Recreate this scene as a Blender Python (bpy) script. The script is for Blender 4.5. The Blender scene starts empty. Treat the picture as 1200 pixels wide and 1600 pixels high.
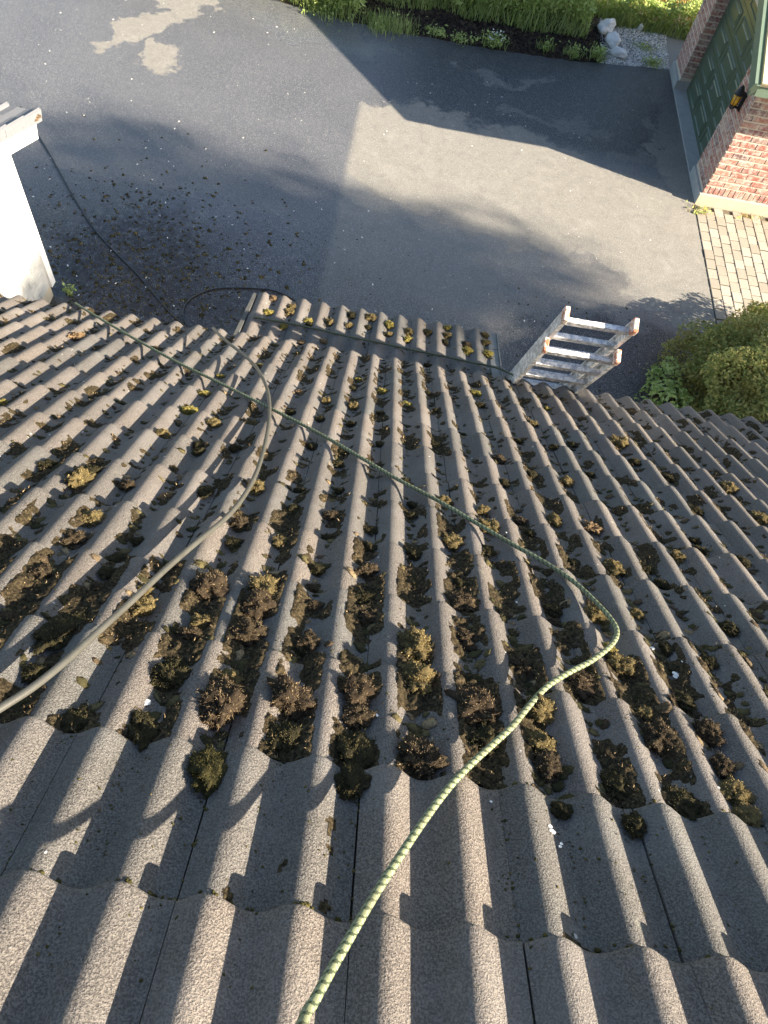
import bpy, bmesh, math, random
import numpy as np
from mathutils import Vector, Matrix, noise as mnoise
random.seed(7); rng = np.random.default_rng(7)
sc = bpy.context.scene
R = math.radians
# ------------------------------------------------------------------ camera
CAM_H = 6.4
cam = bpy.data.cameras.new('camera'); camo = bpy.data.objects.new('camera', cam)
sc.collection.objects.link(camo); sc.camera = camo
cam.sensor_fit = 'VERTICAL'; cam.sensor_height = 32.0; cam.lens = 32.0*1110/1600
cam.clip_start = 0.05; cam.clip_end = 2000
WR = Vector((0.987, 0.1041, 0.1222)); WD = Vector((0.1518, -0.8534, -0.4987)); WF = Vector((0.0524, 0.5108, -0.8581))
camo.matrix_world = Matrix(((WR.x, -WD.x, -WF.x, 0), (WR.y, -WD.y, -WF.y, 0), (WR.z, -WD.z, -WF.z, CAM_H), (0, 0, 0, 1)))
# ------------------------------------------------------------------ sky, sun, exposure
SUN_EL, SUN_AZ = R(24.5), R(17)              # from the right, a little behind the camera
SDIR = Vector((math.cos(SUN_EL)*math.cos(SUN_AZ), -math.cos(SUN_EL)*math.sin(SUN_AZ), math.sin(SUN_EL)))
w = bpy.data.worlds.new('World'); sc.world = w; w.use_nodes = True
nt = w.node_tree; bg = nt.nodes['Background']
sky = nt.nodes.new('ShaderNodeTexSky'); sky.sky_type = 'NISHITA'; sky.sun_disc = False
sky.sun_elevation = SUN_EL; sky.sun_rotation = R(90)+SUN_AZ
sky.air_density = 1.0; sky.dust_density = 1.0; sky.ozone_density = 1.0
nt.links.new(sky.outputs[0], bg.inputs[0]); bg.inputs[1].default_value = 0.066
sl = bpy.data.lights.new('sun', 'SUN'); sl.energy = 5.0; sl.angle = R(0.5); sl.color = (1.0, 0.87, 0.70)
slo = bpy.data.objects.new('sun', sl); sc.collection.objects.link(slo)
slo.rotation_euler = SDIR.to_track_quat('Z', 'Y').to_euler(); slo.location = (20, -5, 15)
vs = sc.view_settings; vs.view_transform = 'Standard'; vs.look = 'None'; vs.gamma = 1.0; vs.use_curve_mapping = False
vs.exposure = 2.1
# ------------------------------------------------------------------ helpers
COL = sc.collection
def mk(name, me, mat=None, parent=None, **props):
    o = bpy.data.objects.new(name, me); COL.objects.link(o)
    if mat is not None and me is not None and not me.materials: me.materials.append(mat)
    if parent is not None:
        o.parent = parent
        if parent.type == 'EMPTY': o.matrix_parent_inverse = Matrix.Translation(-Vector(parent.location))
    for k, v in props.items(): o[k] = v
    return o
def thing(name, label, cat, loc=(0, 0, 0), group=None):
    o = bpy.data.objects.new(name, None); COL.objects.link(o); o.location = loc
    o.empty_display_size = 0.1
    o['label'] = label; o['category'] = cat
    if group: o['group'] = group
    return o
def tag(o, label, cat, group=None, kind=None):
    o['label'] = label; o['category'] = cat
    if group: o['group'] = group
    if kind: o['kind'] = kind
    return o
def mesh(name, V, F, smooth=False):
    me = bpy.data.meshes.new(name)
    if isinstance(F, np.ndarray):
        V = np.asarray(V, np.float32); n = len(F); k = F.shape[1]
        me.vertices.add(len(V)); me.vertices.foreach_set('co', V.ravel())
        me.loops.add(n*k); me.loops.foreach_set('vertex_index', F.astype(np.int32).ravel())
        me.polygons.add(n); me.polygons.foreach_set('loop_start', np.arange(0, n*k, k, dtype=np.int32))
        me.update(calc_edges=True); me.validate()
    else:
        me.from_pydata([tuple(map(float, v)) for v in V], [], [tuple(map(int, f)) for f in F]); me.update()
    if smooth: me.polygons.foreach_set('use_smooth', np.ones(len(me.polygons), bool))
    return me
class MB:                                   # collects faces for ONE mesh
    def __init__(s): s.V = []; s.F = []
    def add(s, V, F):
        b = len(s.V); s.V += [tuple(v) for v in V]; s.F += [tuple(i+b for i in f) for f in F]; return s
    def box(s, x0, x1, y0, y1, z0, z1, M=None):
        V = [(x, y, z) for z in (z0, z1) for y in (y0, y1) for x in (x0, x1)]
        if M is not None: V = [tuple(M @ Vector(v)) for v in V]
        return s.add(V, [(0, 2, 3, 1), (4, 5, 7, 6), (0, 1, 5, 4), (2, 6, 7, 3), (0, 4, 6, 2), (1, 3, 7, 5)])
    def prism(s, prof, x0, x1):             # closed (y,z) outline swept along x
        n = len(prof); V = [(x0, y, z) for y, z in prof]+[(x1, y, z) for y, z in prof]
        F = [(i, (i+1) % n, n+(i+1) % n, n+i) for i in range(n)]+[tuple(range(n-1, -1, -1)), tuple(range(n, 2*n))]
        return s.add(V, F)
    def mesh(s, name, smooth=False): return mesh(name, s.V, s.F, smooth)
def bev(o, w_=0.004, seg=2):
    m = o.modifiers.new('bevel', 'BEVEL'); m.width = w_; m.segments = seg; m.limit_method = 'ANGLE'; return o
def catmull(P, n):
    P = [np.array(p, float) for p in P]; P = [2*P[0]-P[1]]+P+[2*P[-1]-P[-2]]; out = []
    for i in range(1, len(P)-2):
        for t in np.linspace(0, 1, n, endpoint=False):
            a, b, c, d = P[i-1:i+3]
            out.append(.5*((2*b)+(c-a)*t+(2*a-5*b+4*c-d)*t*t+(3*b-a-3*c+d)*t**3))
    out.append(P[-2]); return np.array(out)
def resample(P, step):
    d = np.r_[0, np.cumsum(np.linalg.norm(np.diff(P, axis=0), axis=1))]
    n = max(2, int(d[-1]/step)); t = np.linspace(0, d[-1], n)
    return np.c_[[np.interp(t, d, P[:, i]) for i in range(3)]].T, t
def tube(name, P, t, rad, sides=10, braid=False, squash=1.0):
    n = len(P); T = np.gradient(P, axis=0); T /= np.linalg.norm(T, axis=1)[:, None]
    up = np.array([0, .3, 1.]); up /= np.linalg.norm(up)
    A = np.cross(T, up); A /= np.linalg.norm(A, axis=1)[:, None]; B = np.cross(A, T)
    an = np.arange(sides)/sides*2*np.pi; V = np.zeros((n, sides, 3))
    for j, a in enumerate(an):
        r = np.full(n, rad)
        if braid:
            ph = t/(rad*2.6)*2*np.pi
            r = rad*(1+.02*np.abs(np.sin(ph*.5+a*2))-.01+.02*np.abs(np.sin(ph*.5-a*2))-.01)
        V[:, j] = P+A*(np.cos(a)*r)[:, None]+B*(np.sin(a)*r*squash)[:, None]
    F = []
    for i in range(n-1):
        for j in range(sides): F.append((i*sides+j, i*sides+(j+1) % sides, (i+1)*sides+(j+1) % sides, (i+1)*sides+j))
    Fa = np.array(F)
    me = mesh(name, V.reshape(-1, 3), Fa, True)
    uv = me.uv_layers.new(name='UVMap'); ii = Fa//sides; jj = (Fa % sides).astype(float)
    wrap = (jj[:, 1] == 0); jj[wrap, 1] = sides; jj[wrap, 2] = sides
    U = np.stack([t[ii], jj/sides], -1).reshape(-1, 2).astype(np.float32)
    uv.data.foreach_set('uv', U.ravel()); return me
# ------------------------------------------------------------------ material helpers
class NT:
    def __init__(s, name, rough=.8, spec=.4):
        s.m = bpy.data.materials.new(name); s.m.use_nodes = True; s.t = s.m.node_tree; s.b = s.t.nodes['Principled BSDF']
        s.b.inputs['Roughness'].default_value = rough; s.b.inputs['Specular IOR Level'].default_value = spec
    def n(s, typ, **kw):
        x = s.t.nodes.new('ShaderNode'+typ)
        for k, v in kw.items():
            if k[0] == 'i' and k[1:].isdigit(): s.set(x.inputs[int(k[1:])], v)
            elif k in x.inputs.keys(): s.set(x.inputs[k], v)
            else: setattr(x, k, v)
        return x
    def set(s, sock, v):
        if isinstance(v, bpy.types.NodeSocket): s.t.links.new(v, sock)
        elif isinstance(v, bpy.types.Node): s.t.links.new(v.outputs[0], sock)
        else: sock.default_value = v
    def math(s, op, a, b=0.0, c=0.0, clamp=False):
        x = s.t.nodes.new('ShaderNodeMath'); x.operation = op; x.use_clamp = clamp
        for i, v in enumerate((a, b, c)): s.set(x.inputs[i], v)
        return x.outputs[0]
    def mix(s, f, a, b, mode='MIX'):
        x = s.t.nodes.new('ShaderNodeMix'); x.data_type = 'RGBA'; x.blend_type = mode
        def c(v): return (*v, 1) if isinstance(v, tuple) and len(v) == 3 else v
        s.set(x.inputs[0], f); s.set(x.inputs[6], c(a)); s.set(x.inputs[7], c(b)); return x.outputs[2]
    def ramp(s, f, stops):
        x = s.t.nodes.new('ShaderNodeValToRGB'); s.set(x.inputs[0], f); e = x.color_ramp.elements
        while len(e) < len(stops): e.new(.5)
        for i, (p, c) in enumerate(stops): e[i].position = p; e[i].color = (*c, 1) if isinstance(c, tuple) else (c, c, c, 1)
        return x.outputs[0]
    def step(s, f, a, b):                    # smooth 0..1
        x = s.t.nodes.new('ShaderNodeMapRange'); x.interpolation_type = 'SMOOTHSTEP'
        s.set(x.inputs[0], f); x.inputs[1].default_value = a; x.inputs[2].default_value = b; return x.outputs[0]
    def noise(s, scale, detail=3, rough=.55, co=None, dist=0.0):
        x = s.n('TexNoise'); x.inputs['Scale'].default_value = scale; x.inputs['Detail'].default_value = detail
        x.inputs['Roughness'].default_value = rough; x.inputs['Distortion'].default_value = dist
        s.set(x.inputs['Vector'], co if co is not None else s.pos()); return x.outputs[0]
    def vor(s, scale, feature='F1', co=None, out=0):
        x = s.n('TexVoronoi'); x.feature = feature; x.inputs['Scale'].default_value = scale
        s.set(x.inputs['Vector'], co if co is not None else s.pos()); return x.outputs[out]
    def pos(s):
        if not hasattr(s, '_p'): s._p = s.n('NewGeometry').outputs['Position']
        return s._p
    def rnd(s): return s.n('ObjectInfo').outputs['Random']
    def isl(s): return s.n('NewGeometry').outputs['Random Per Island']
    def bump(s, h, strength=.5, dist=.01, prev=None):
        x = s.n('Bump'); x.inputs['Strength'].default_value = strength; x.inputs['Distance'].default_value = dist
        s.set(x.inputs['Height'], h)
        if prev is not None: s.set(x.inputs['Normal'], prev)
        return x.outputs[0]
    def out(s, col=None, rough=None, normal=None, **kw):
        if col is not None: s.set(s.b.inputs['Base Color'], (*col, 1) if isinstance(col, tuple) and len(col) == 3 else col)
        if rough is not None: s.set(s.b.inputs['Roughness'], rough)
        if normal is not None: s.set(s.b.inputs['Normal'], normal)
        for k, v in kw.items(): s.set(s.b.inputs[k.replace('_', ' ')], v)
        return s.m
def plain(name, col, rough=.7, var=.12, scale=18, spec=.4, bmp=0.0, metallic=0.0):
    n = NT(name, rough, spec); f = n.noise(scale, 4)
    c = n.mix(f, tuple(x*(1-var) for x in col), tuple(min(1, x*(1+var)) for x in col))
    nm = n.bump(n.noise(scale*9, 3), bmp, .004) if bmp else None
    return n.out(c, None, nm, Metallic=metallic)
# ------------------------------------------------------------------ materials
def m_tile():
    n = NT('concrete_tile', .85, .35); r = n.rnd()
    g1 = n.noise(240, 2, .65); g2 = n.noise(520, 2, .6); big = n.noise(3.2, 4, .6); mid = n.noise(28, 4, .65); dirt = n.noise(9, 5, .7)
    c = n.mix(n.step(g1, .36, .66), (.078, .068, .061), (.198, .176, .156))
    c = n.mix(n.math('MULTIPLY', n.step(g2, .57, .74), .45), c, (.42, .385, .345))
    c = n.mix(n.math('MULTIPLY', n.step(g2, .42, .30), .55), c, (.035, .032, .032))
    c = n.mix(n.math('MULTIPLY', n.step(big, .42, .70), .30), c, (.24, .23, .22))
    c = n.mix(n.math('MULTIPLY', n.step(mid, .56, .78), .45), c, (.080, .070, .058))
    c = n.mix(n.math('MULTIPLY', n.step(dirt, .58, .75), .40), c, (.070, .066, .050))
    li = n.math('MULTIPLY', n.step(n.noise(16, 5, .7, dist=.8), .60, .68), n.step(n.noise(2.1, 3), .48, .62))
    c = n.mix(n.math('MULTIPLY', li, .5), c, (.25, .24, .19))
    stk = n.n('Mapping'); n.set(stk.inputs[0], n.pos()); stk.inputs['Scale'].default_value = (26, 1.6, 1.6)
    c = n.mix(n.math('MULTIPLY', n.step(n.noise(1.0, 4, .6, co=stk.outputs[0]), .54, .72), .35), c, (.085, .078, .066))
    c = n.mix(1.0, c, n.ramp(r, [(0, (.80, .86, .88)), (.5, (1, .99, .98)), (1, (1.16, 1.12, 1.07))]), 'MULTIPLY')
    sp = n.math('MULTIPLY', n.math('LESS_THAN', n.vor(9.0), .045), n.math('GREATER_THAN', n.noise(60, 2), .42))
    c = n.mix(n.math('MULTIPLY', sp, .8), c, (.55, .54, .50))
    nm = n.bump(g2, .8, .003); nm = n.bump(g1, .9, .005, nm); nm = n.bump(mid, .35, .004, nm)
    return n.out(c, n.ramp(g1, [(.3, .62), (.7, .9)]), nm)
def m_moss(name, a, b, c_):
    n = NT(name, .95, .1); i = n.isl()
    c = n.ramp(i, [(0, a), (.55, b), (1, c_)])
    c = n.mix(n.math('MULTIPLY', n.noise(130, 3), .35), c, tuple(x*.5 for x in a))
    return n.out(c, None, n.bump(n.noise(300, 3), .6, .004), Subsurface_Weight=0.0)
MOSS = dict(
    g=m_moss('moss_golden', (.10, .072, .030), (.27, .205, .085), (.54, .42, .19)),
    y=m_moss('moss_yellow', (.16, .130, .036), (.36, .30, .085), (.58, .50, .19)),
    b=m_moss('moss_brown', (.042, .030, .019), (.115, .085, .052), (.30, .225, .13)),
    t=m_moss('moss_twiggy', (.044, .031, .020), (.130, .092, .053), (.38, .28, .155)),
    d=m_moss('moss_dark', (.034, .031, .015), (.075, .066, .030), (.16, .130, .062)),
    o=m_moss('moss_olive', (.040, .038, .012), (.085, .074, .024), (.15, .125, .045)),
    r=m_moss('dead_leaf', (.16, .10, .055), (.26, .17, .09), (.38, .27, .16)))
def m_asphalt():
    n = NT('asphalt', .8, .5); P = n.pos()
    wob = n.n('VectorMath', operation='ADD'); n.set(wob.inputs[0], P)
    nz = n.n('TexNoise'); nz.inputs['Scale'].default_value = 1.3; nz.inputs['Detail'].default_value = 9; nz.inputs['Roughness'].default_value = .68
    n.set(nz.inputs['Vector'], P)
    s1 = n.n('VectorMath', operation='SUBTRACT'); n.set(s1.inputs[0], nz.outputs[1]); s1.inputs[1].default_value = (.5, .5, .5)
    s2 = n.n('VectorMath', operation='MULTIPLY'); n.set(s2.inputs[0], s1); s2.inputs[1].default_value = (2.1, 2.1, 0)
    n.set(wob.inputs[1], s2)
    sp = n.n('SeparateXYZ'); n.set(sp.inputs[0], wob); X, Y = sp.outputs[0], sp.outputs[1]
    s0 = n.n('SeparateXYZ'); n.set(s0.inputs[0], P); X0, Y0 = s0.outputs[0], s0.outputs[1]
    def ell(cx, cy, rx, ry, rot=0, raw=False, a=1.08, b=.92):
        c, s = math.cos(rot), math.sin(rot); xx, yy = (X0, Y0) if raw else (X, Y)
        dx = n.math('SUBTRACT', xx, cx); dy = n.math('SUBTRACT', yy, cy)
        u = n.math('DIVIDE', n.math('ADD', n.math('MULTIPLY', dx, c), n.math('MULTIPLY', dy, s)), rx)
        v = n.math('DIVIDE', n.math('SUBTRACT', n.math('MULTIPLY', dy, c), n.math('MULTIPLY', dx, s)), ry)
        d = n.math('SQRT', n.math('ADD', n.math('MULTIPLY', u, u), n.math('MULTIPLY', v, v)))
        return n.step(d, a, b)
    def band(v, a, b): return n.step(v, a, b)
    mx = lambda *a: a[0] if len(a) == 1 else n.math('MAXIMUM', a[0], mx(*a[1:]))
    # dried patches (the rest was hosed down and is still wet)
    dry_main = n.math('MULTIPLY', band(X0, -.82, -.68), mx(ell(1.7, 9.7, 2.9, 1.35, -.16), ell(3.5, 9.2, 1.3, 1.0), ell(.1, 10.2, 1.3, 1.1)))
    dry_strip = n.math('MULTIPLY', band(X, 4.02, 4.12), band(Y0, 14.4, 10.2))
    dry_bush = mx(ell(4.25, 8.0, .95, .55), ell(4.3, 9.0, .6, .9))
    dry_far = mx(ell(-4.35, 12.3, .30, 1.0, -.45), ell(-3.95, 11.5, .22, .45), ell(-4.2, 13.4, .8, .45))
    halfdry = mx(ell(2.3, 11.6, 1.1, .12), ell(1.6, 12.7, .9, .12, .1), ell(3.6, 11.0, .5, .15))
    dry = mx(dry_main, dry_strip, dry_bush, dry_far, n.math('MULTIPLY', halfdry, .45))
    pud = mx(ell(-1.7, 13.0, 1.4, .55, -.2, a=1.3, b=.6), ell(-2.6, 7.0, 1.9, 1.2, .3, a=1.3, b=.5))
    ag = n.vor(210); agc = n.vor(210, out=1); fine = n.noise(260, 3, .6); lo = n.noise(.9, 5, .6); md = n.noise(6, 5, .65)
    sep = n.n('SeparateColor'); n.set(sep.inputs[0], agc)
    cdry = n.mix(fine, (.120, .113, .097), (.29, .276, .240)); cdry = n.mix(n.math('MULTIPLY', n.step(md, .48, .66), .32), cdry, (.12, .115, .105)); cdry = n.mix(n.math('MULTIPLY', n.step(n.noise(2.2, 7, .7, dist=1.0), .50, .66), .25), cdry, (.33, .315, .275))
    cwet = n.mix(fine, (.041, .043, .047), (.158, .163, .176)); cwet = n.mix(n.math('MULTIPLY', n.step(lo, .4, .7), .4), cwet, (.062, .066, .076))  # raised, slightly blue tone puts the sky's sheen into the wet colour
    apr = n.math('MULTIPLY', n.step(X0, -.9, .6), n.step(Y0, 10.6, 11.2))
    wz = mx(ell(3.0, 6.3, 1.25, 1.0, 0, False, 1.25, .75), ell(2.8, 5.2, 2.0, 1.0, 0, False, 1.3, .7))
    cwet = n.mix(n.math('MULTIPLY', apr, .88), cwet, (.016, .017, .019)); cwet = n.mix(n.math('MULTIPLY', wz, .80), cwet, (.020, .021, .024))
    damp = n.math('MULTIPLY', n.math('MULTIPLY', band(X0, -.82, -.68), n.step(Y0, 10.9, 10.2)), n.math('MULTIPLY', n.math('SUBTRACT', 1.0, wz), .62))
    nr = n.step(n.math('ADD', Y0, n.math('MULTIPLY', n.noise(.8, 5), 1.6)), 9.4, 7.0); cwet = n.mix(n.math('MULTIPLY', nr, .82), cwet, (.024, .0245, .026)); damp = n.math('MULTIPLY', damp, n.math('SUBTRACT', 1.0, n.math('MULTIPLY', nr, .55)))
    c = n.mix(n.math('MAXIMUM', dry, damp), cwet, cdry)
    c = n.mix(n.math('MULTIPLY', n.math('GREATER_THAN', sep.outputs[0], .90), .65), c, (.46, .45, .42))
    v2 = n.vor(34); v2c = n.n('SeparateColor'); n.set(v2c.inputs[0], n.vor(34, out=1))
    c = n.mix(n.math('MULTIPLY', n.math('LESS_THAN', v2, .11), n.math('GREATER_THAN', v2c.outputs[0], .80)), c, (.60, .60, .57))
    # washed-down moss silt below the eaves
    silt = n.math('MULTIPLY', mx(ell(-3.2, 6.6, 1.3, 1.5, .2, a=1.25, b=.45), ell(-2.0, 5.6, 1.7, 1.0, 0, a=1.25, b=.45)), n.step(n.noise(11, 6, .75, dist=.6), .36, .58))
    c = n.mix(n.math('MULTIPLY', silt, .9), c, (.026, .019, .013))
    ro = n.mix(dry, n.mix(fine, (.30,)*3, (.52,)*3), (.88, .88, .88)); ro = n.mix(pud, ro, (.13, .13, .13))
    hb = n.math('MULTIPLY', n.math('ADD', ag, n.math('MULTIPLY', fine, .7)), n.math('SUBTRACT', 1.0, n.math('MULTIPLY', pud, .75)))
    return n.out(c, ro, n.bump(hb, .6, .004))
def m_brick(name, cols, hi, blotch):
    n = NT(name, .9, .2); r = n.rnd()
    c = n.ramp(r, [(i/(len(cols)-1), q) for i, q in enumerate(cols)])
    c = n.mix(n.step(n.noise(22, 5, .7), .5-blotch, .72), c, hi)
    return n.out(c, None, n.bump(n.noise(90, 4, .7), .7, .006))
BRICK = m_brick('red_brick', [(.29, .100, .078), (.34, .125, .090), (.25, .100, .090), (.38, .165, .115), (.40, .25, .19), (.14, .075, .078)], (.58, .48, .41), .13)
MORTAR = plain('mortar', (.58, .50, .39), .95, .2, 40, bmp=.6)
WHITEB = plain('white_painted_brick', (.46, .455, .43), .75, .06, 14, bmp=.5)
WHITE = plain('white_paint', (.78, .77, .74), .5, .04, 8)
CONC = plain('concrete', (.36, .36, .34), .9, .2, 9, bmp=.5)
CONCB = plain('beige_plinth_concrete', (.50, .44, .33), .9, .15, 9, bmp=.5)
GREEN = plain('green_door_paint', (.070, .098, .062), .38, .10, 5, .5)
GREENL = plain('green_barge_paint', (.13, .18, .13), .5, .15, 12, .4, bmp=.2)
CREAM = plain('cream_board', (.60, .50, .33), .7, .12, 16, bmp=.2)
BLACK = plain('black_metal', (.012, .012, .013), .35, .2, 20)
AMBER = NT('amber_glass', .12, .5).out((.75, .42, .03), Transmission_Weight=.35)
ALU = None
def m_alu():
    n = NT('painted_aluminium', .45, .5); r = n.noise(34, 6, .7); q = n.noise(120, 4, .7)
    c = n.mix(n.step(r, .45, .56), (.50, .51, .52), (.80, .79, .76))
    c = n.mix(n.step(q, .60, .66), c, (.26, .33, .37)); c = n.mix(n.step(n.noise(15, 5, .7), .64, .70), c, (.40, .14, .07))
    return n.out(c, n.mix(r, (.3,)*3, (.7,)*3), n.bump(q, .3, .002), Metallic=n.math('MULTIPLY', n.step(r, .56, .45), .85))
ALU = m_alu()
ALUP = plain('bare_aluminium', (.42, .43, .43), .42, .25, 26, metallic=.7)
ORANGE = NT('orange_cap', .6); ORANGE.out(ORANGE.mix(ORANGE.step(ORANGE.noise(38, 4, .7), .44, .54), (.42, .15, .075), (.62, .55, .48))); ORANGE = ORANGE.m
VERGE = plain('verge_metal', (.15, .155, .15), .6, .5, 30, metallic=.2)
WOOD = plain('soffit_wood', (.10, .075, .055), .8, .2, 20)
def m_rope(dim=.85):
    n = NT('braided_rope', .8, .25); uv = n.n('UVMap'); s = n.n('SeparateXYZ'); n.set(s.inputs[0], uv.outputs[0])
    u = n.math('ADD', n.math('MULTIPLY', s.outputs[0], 2*math.pi/.020), n.math('MULTIPLY', n.noise(60, 3), 3.0)); v = n.math('MULTIPLY', s.outputs[1], 2*math.pi)
    a = n.math('SINE', n.math('ADD', u, n.math('MULTIPLY', v, 2))); b = n.math('SINE', n.math('SUBTRACT', u, n.math('MULTIPLY', v, 2)))
    chk = n.math('MULTIPLY', a, b)
    base = n.mix(n.noise(60, 3), (.20, .225, .12), (.37, .40, .23))
    dk = n.math('MULTIPLY', n.math('MAXIMUM', n.math('MULTIPLY', n.step(a, -.05, .35), n.step(b, -.4, .1)), n.step(a, .80, .95)), .85)
    c = n.mix(n.math('MULTIPLY', n.step(b, .55, .9), .5), base, (.44, .45, .31)); c = n.mix(dk, c, (.020, .042, .020))
    side = n.math('MULTIPLY', n.step(s.outputs[1], .30, .42), n.step(s.outputs[1], .92, .80))  # half of the girth where shade is painted as darker dashes
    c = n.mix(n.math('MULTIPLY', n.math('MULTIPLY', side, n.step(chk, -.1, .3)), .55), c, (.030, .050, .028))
    c = n.mix(n.math('MULTIPLY', n.step(n.noise(9, 3), .45, .65), .4), c, (.16, .15, .09))
    fz = n.noise(900, 2); c = n.mix(n.math('MULTIPLY', n.step(fz, .5, .7), .35), c, (.05, .08, .03)); c = n.mix(1.0, c, (dim, dim, dim), 'MULTIPLY')
    return n.out(c, None, n.bump(n.math('ADD', n.math('MULTIPLY', chk, .5), fz), .5, .002))
ROPEM = m_rope(); ROPED = m_rope(.45)
HOSEM = plain('dusty_grey_hose', (.066, .064, .054), .42, .35, 22, .5, bmp=.15)
HOSEB = plain('black_hose', (.020, .021, .024), .35, .2, 20, .5)
def leafmat(name, a, b, c_, rough=.6, tr=.25):
    n = NT(name, rough, .3); c = n.ramp(n.isl(), [(0, a), (.5, b), (1, c_)])
    big = n.noise(1.6, 3); c = n.mix(n.math('MULTIPLY', n.step(big, .42, .66), .45), c, c_)
    n.out(c); t = n.n('BsdfTranslucent'); n.set(t.inputs[0], c); mx_ = n.n('MixShader', i0=tr)
    n.set(mx_.inputs[1], n.b.outputs[0]); n.set(mx_.inputs[2], t.outputs[0])
    n.t.links.new(mx_.outputs[0], n.t.nodes['Material Output'].inputs[0]); return n.m
LEAF = leafmat('bush_leaf', (.17, .22, .055), (.31, .34, .10), (.52, .44, .15), .6, .45)
LEAFD = leafmat('weed_leaf', (.24, .33, .08), (.40, .50, .13), (.56, .62, .24), .6, .4)
TREEL = leafmat('tree_leaf', (.03, .07, .012), (.06, .10, .02), (.09, .13, .03))
GRASS = leafmat('tall_grass', (.19, .27, .065), (.33, .42, .12), (.50, .54, .22), .6, .4)
STRAW = leafmat('dry_straw', (.34, .24, .07), (.52, .38, .12), (.66, .52, .20))
BARK = plain('bark', (.09, .065, .045), .95, .3, 12, bmp=.8)
CHIP = NT('bark_mulch', .95, .15); CHIP.out(CHIP.ramp(CHIP.isl(), [(0, (.010, .008, .007)), (.7, (.030, .022, .018)), (1, (.085, .060, .045))])); CHIP = CHIP.m
PEB = NT('gravel_pebble', .9, .2); PEB.out(PEB.ramp(PEB.isl(), [(0, (.40, .39, .37)), (.6, (.62, .61, .58)), (1, (.82, .81, .78))])); PEB = PEB.m
STONE = plain('pale_boulder', (.66, .65, .62), .9, .25, 9, bmp=.8)
SOIL = NT('soil', .98, .2)
sx_ = SOIL.n('SeparateXYZ'); SOIL.set(sx_.inputs[0], SOIL.pos())
SOIL.out(SOIL.mix(SOIL.step(SOIL.math('ADD', sx_.outputs[0], SOIL.math('MULTIPLY', SOIL.noise(5, 4), .3)), 3.35, 3.5), SOIL.mix(SOIL.noise(6, 4), (.040, .030, .020), (.080, .060, .040)), (.26, .25, .23)), None, SOIL.bump(SOIL.noise(50, 4), .8, .006)); SOIL = SOIL.m
MEADOW = plain('meadow', (.11, .13, .035), .95, .3, 2, bmp=.6)
SAND = plain('joint_sand', (.125, .105, .075), .98, .3, 30, bmp=.5)
PAVER = NT('beige_paver', .9, .25)
PAVER.out(PAVER.mix(PAVER.math('MULTIPLY', PAVER.step(PAVER.noise(25, 5, .7), .45, .7), .35), PAVER.ramp(PAVER.rnd(), [(0, (.28, .25, .20)), (.5, (.34, .305, .245)), (1, (.39, .355, .295))]), (.22, .19, .15)), None, PAVER.bump(PAVER.noise(160, 3), .5, .004)); PAVER = PAVER.m
TILE = m_tile(); ASPH = m_asphalt()
FLECK = plain('pale_fleck', (.75, .73, .68), .8, .1)

# ------------------------------------------------------------------ the setting: ground, driveway, paving, beds
GZ = 0.0
def sheet(name, pts, z, mat, **p):
    return mk(name, mesh(name, [(x, y, z) for x, y in pts], [tuple(range(len(pts)))]), mat, None, kind='structure', **p)
sheet('ground', [(-400, -400), (400, -400), (400, 400), (-400, 400)], -.03, MEADOW)
edge = [(-9, 14.2), (-5, 14.1), (-2.6, 13.74), (-2.0, 13.60), (-1.3, 13.50), (-.63, 13.44), (.2, 13.46), (1.0, 13.44), (1.88, 13.50), (2.7, 13.58), (3.4, 13.70), (4.0, 13.82), (4.54, 13.92)]
edge2 = []
for i in range(len(edge)-1):
    for q in range(6):
        t = q/6; edge2.append((edge[i][0]*(1-t)+edge[i+1][0]*t, edge[i][1]*(1-t)+edge[i+1][1]*t+random.uniform(-.025, .025)))
edge2.append(edge[-1])
sheet('driveway', [(-40, -2), (4.53, -2), (4.53, 10.0)]+[(4.55, 10.1)]+edge2[::-1]+[(-40, 15.5)], 0.0, ASPH)
def grid(name, x0, x1, y0, y1, step, zf, mat, clip=None, **p):
    xs = np.arange(x0, x1+1e-6, step); ys = np.arange(y0, y1+1e-6, step); XX, YY = np.meshgrid(xs, ys)
    V = np.c_[XX.ravel(), YY.ravel(), np.array([zf(x, y) for x, y in zip(XX.ravel(), YY.ravel())])]
    nx, ny = len(xs), len(ys); I = np.arange(nx*ny).reshape(ny, nx)
    F = np.stack([I[:-1, :-1], I[:-1, 1:], I[1:, 1:], I[1:, :-1]], -1).reshape(-1, 4)
    return mk(name, mesh(name, V, F, True), mat, None, kind='structure', **p)
def yedge(x): return float(np.interp(x, [e[0] for e in edge], [e[1] for e in edge]))
def bedz(x, y):
    d = y-yedge(x); return -.015+min(.24, max(0, d)*.20)*(1 if x < 2.9 else max(.35, 1-(x-2.9)*1.1))+.03*mnoise.noise((x*3, y*3, 1))*min(1, max(0, d*4))
grid('planting_bed', -6, 7.0, 13.3, 16.2, .08, bedz, SOIL)
grid('field', -14, 16, 16.2, 40, 1.0, lambda x, y: .16+.1*mnoise.noise((x*.3, y*.3, 0)), plain('field_soil', (.30, .22, .08), .95, .3, 3))
grid('side_ground', 7.0, 16, 13.9, 16.2, .2, lambda x, y: .05+.04*mnoise.noise((x, y, 3)), SOIL)
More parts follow.
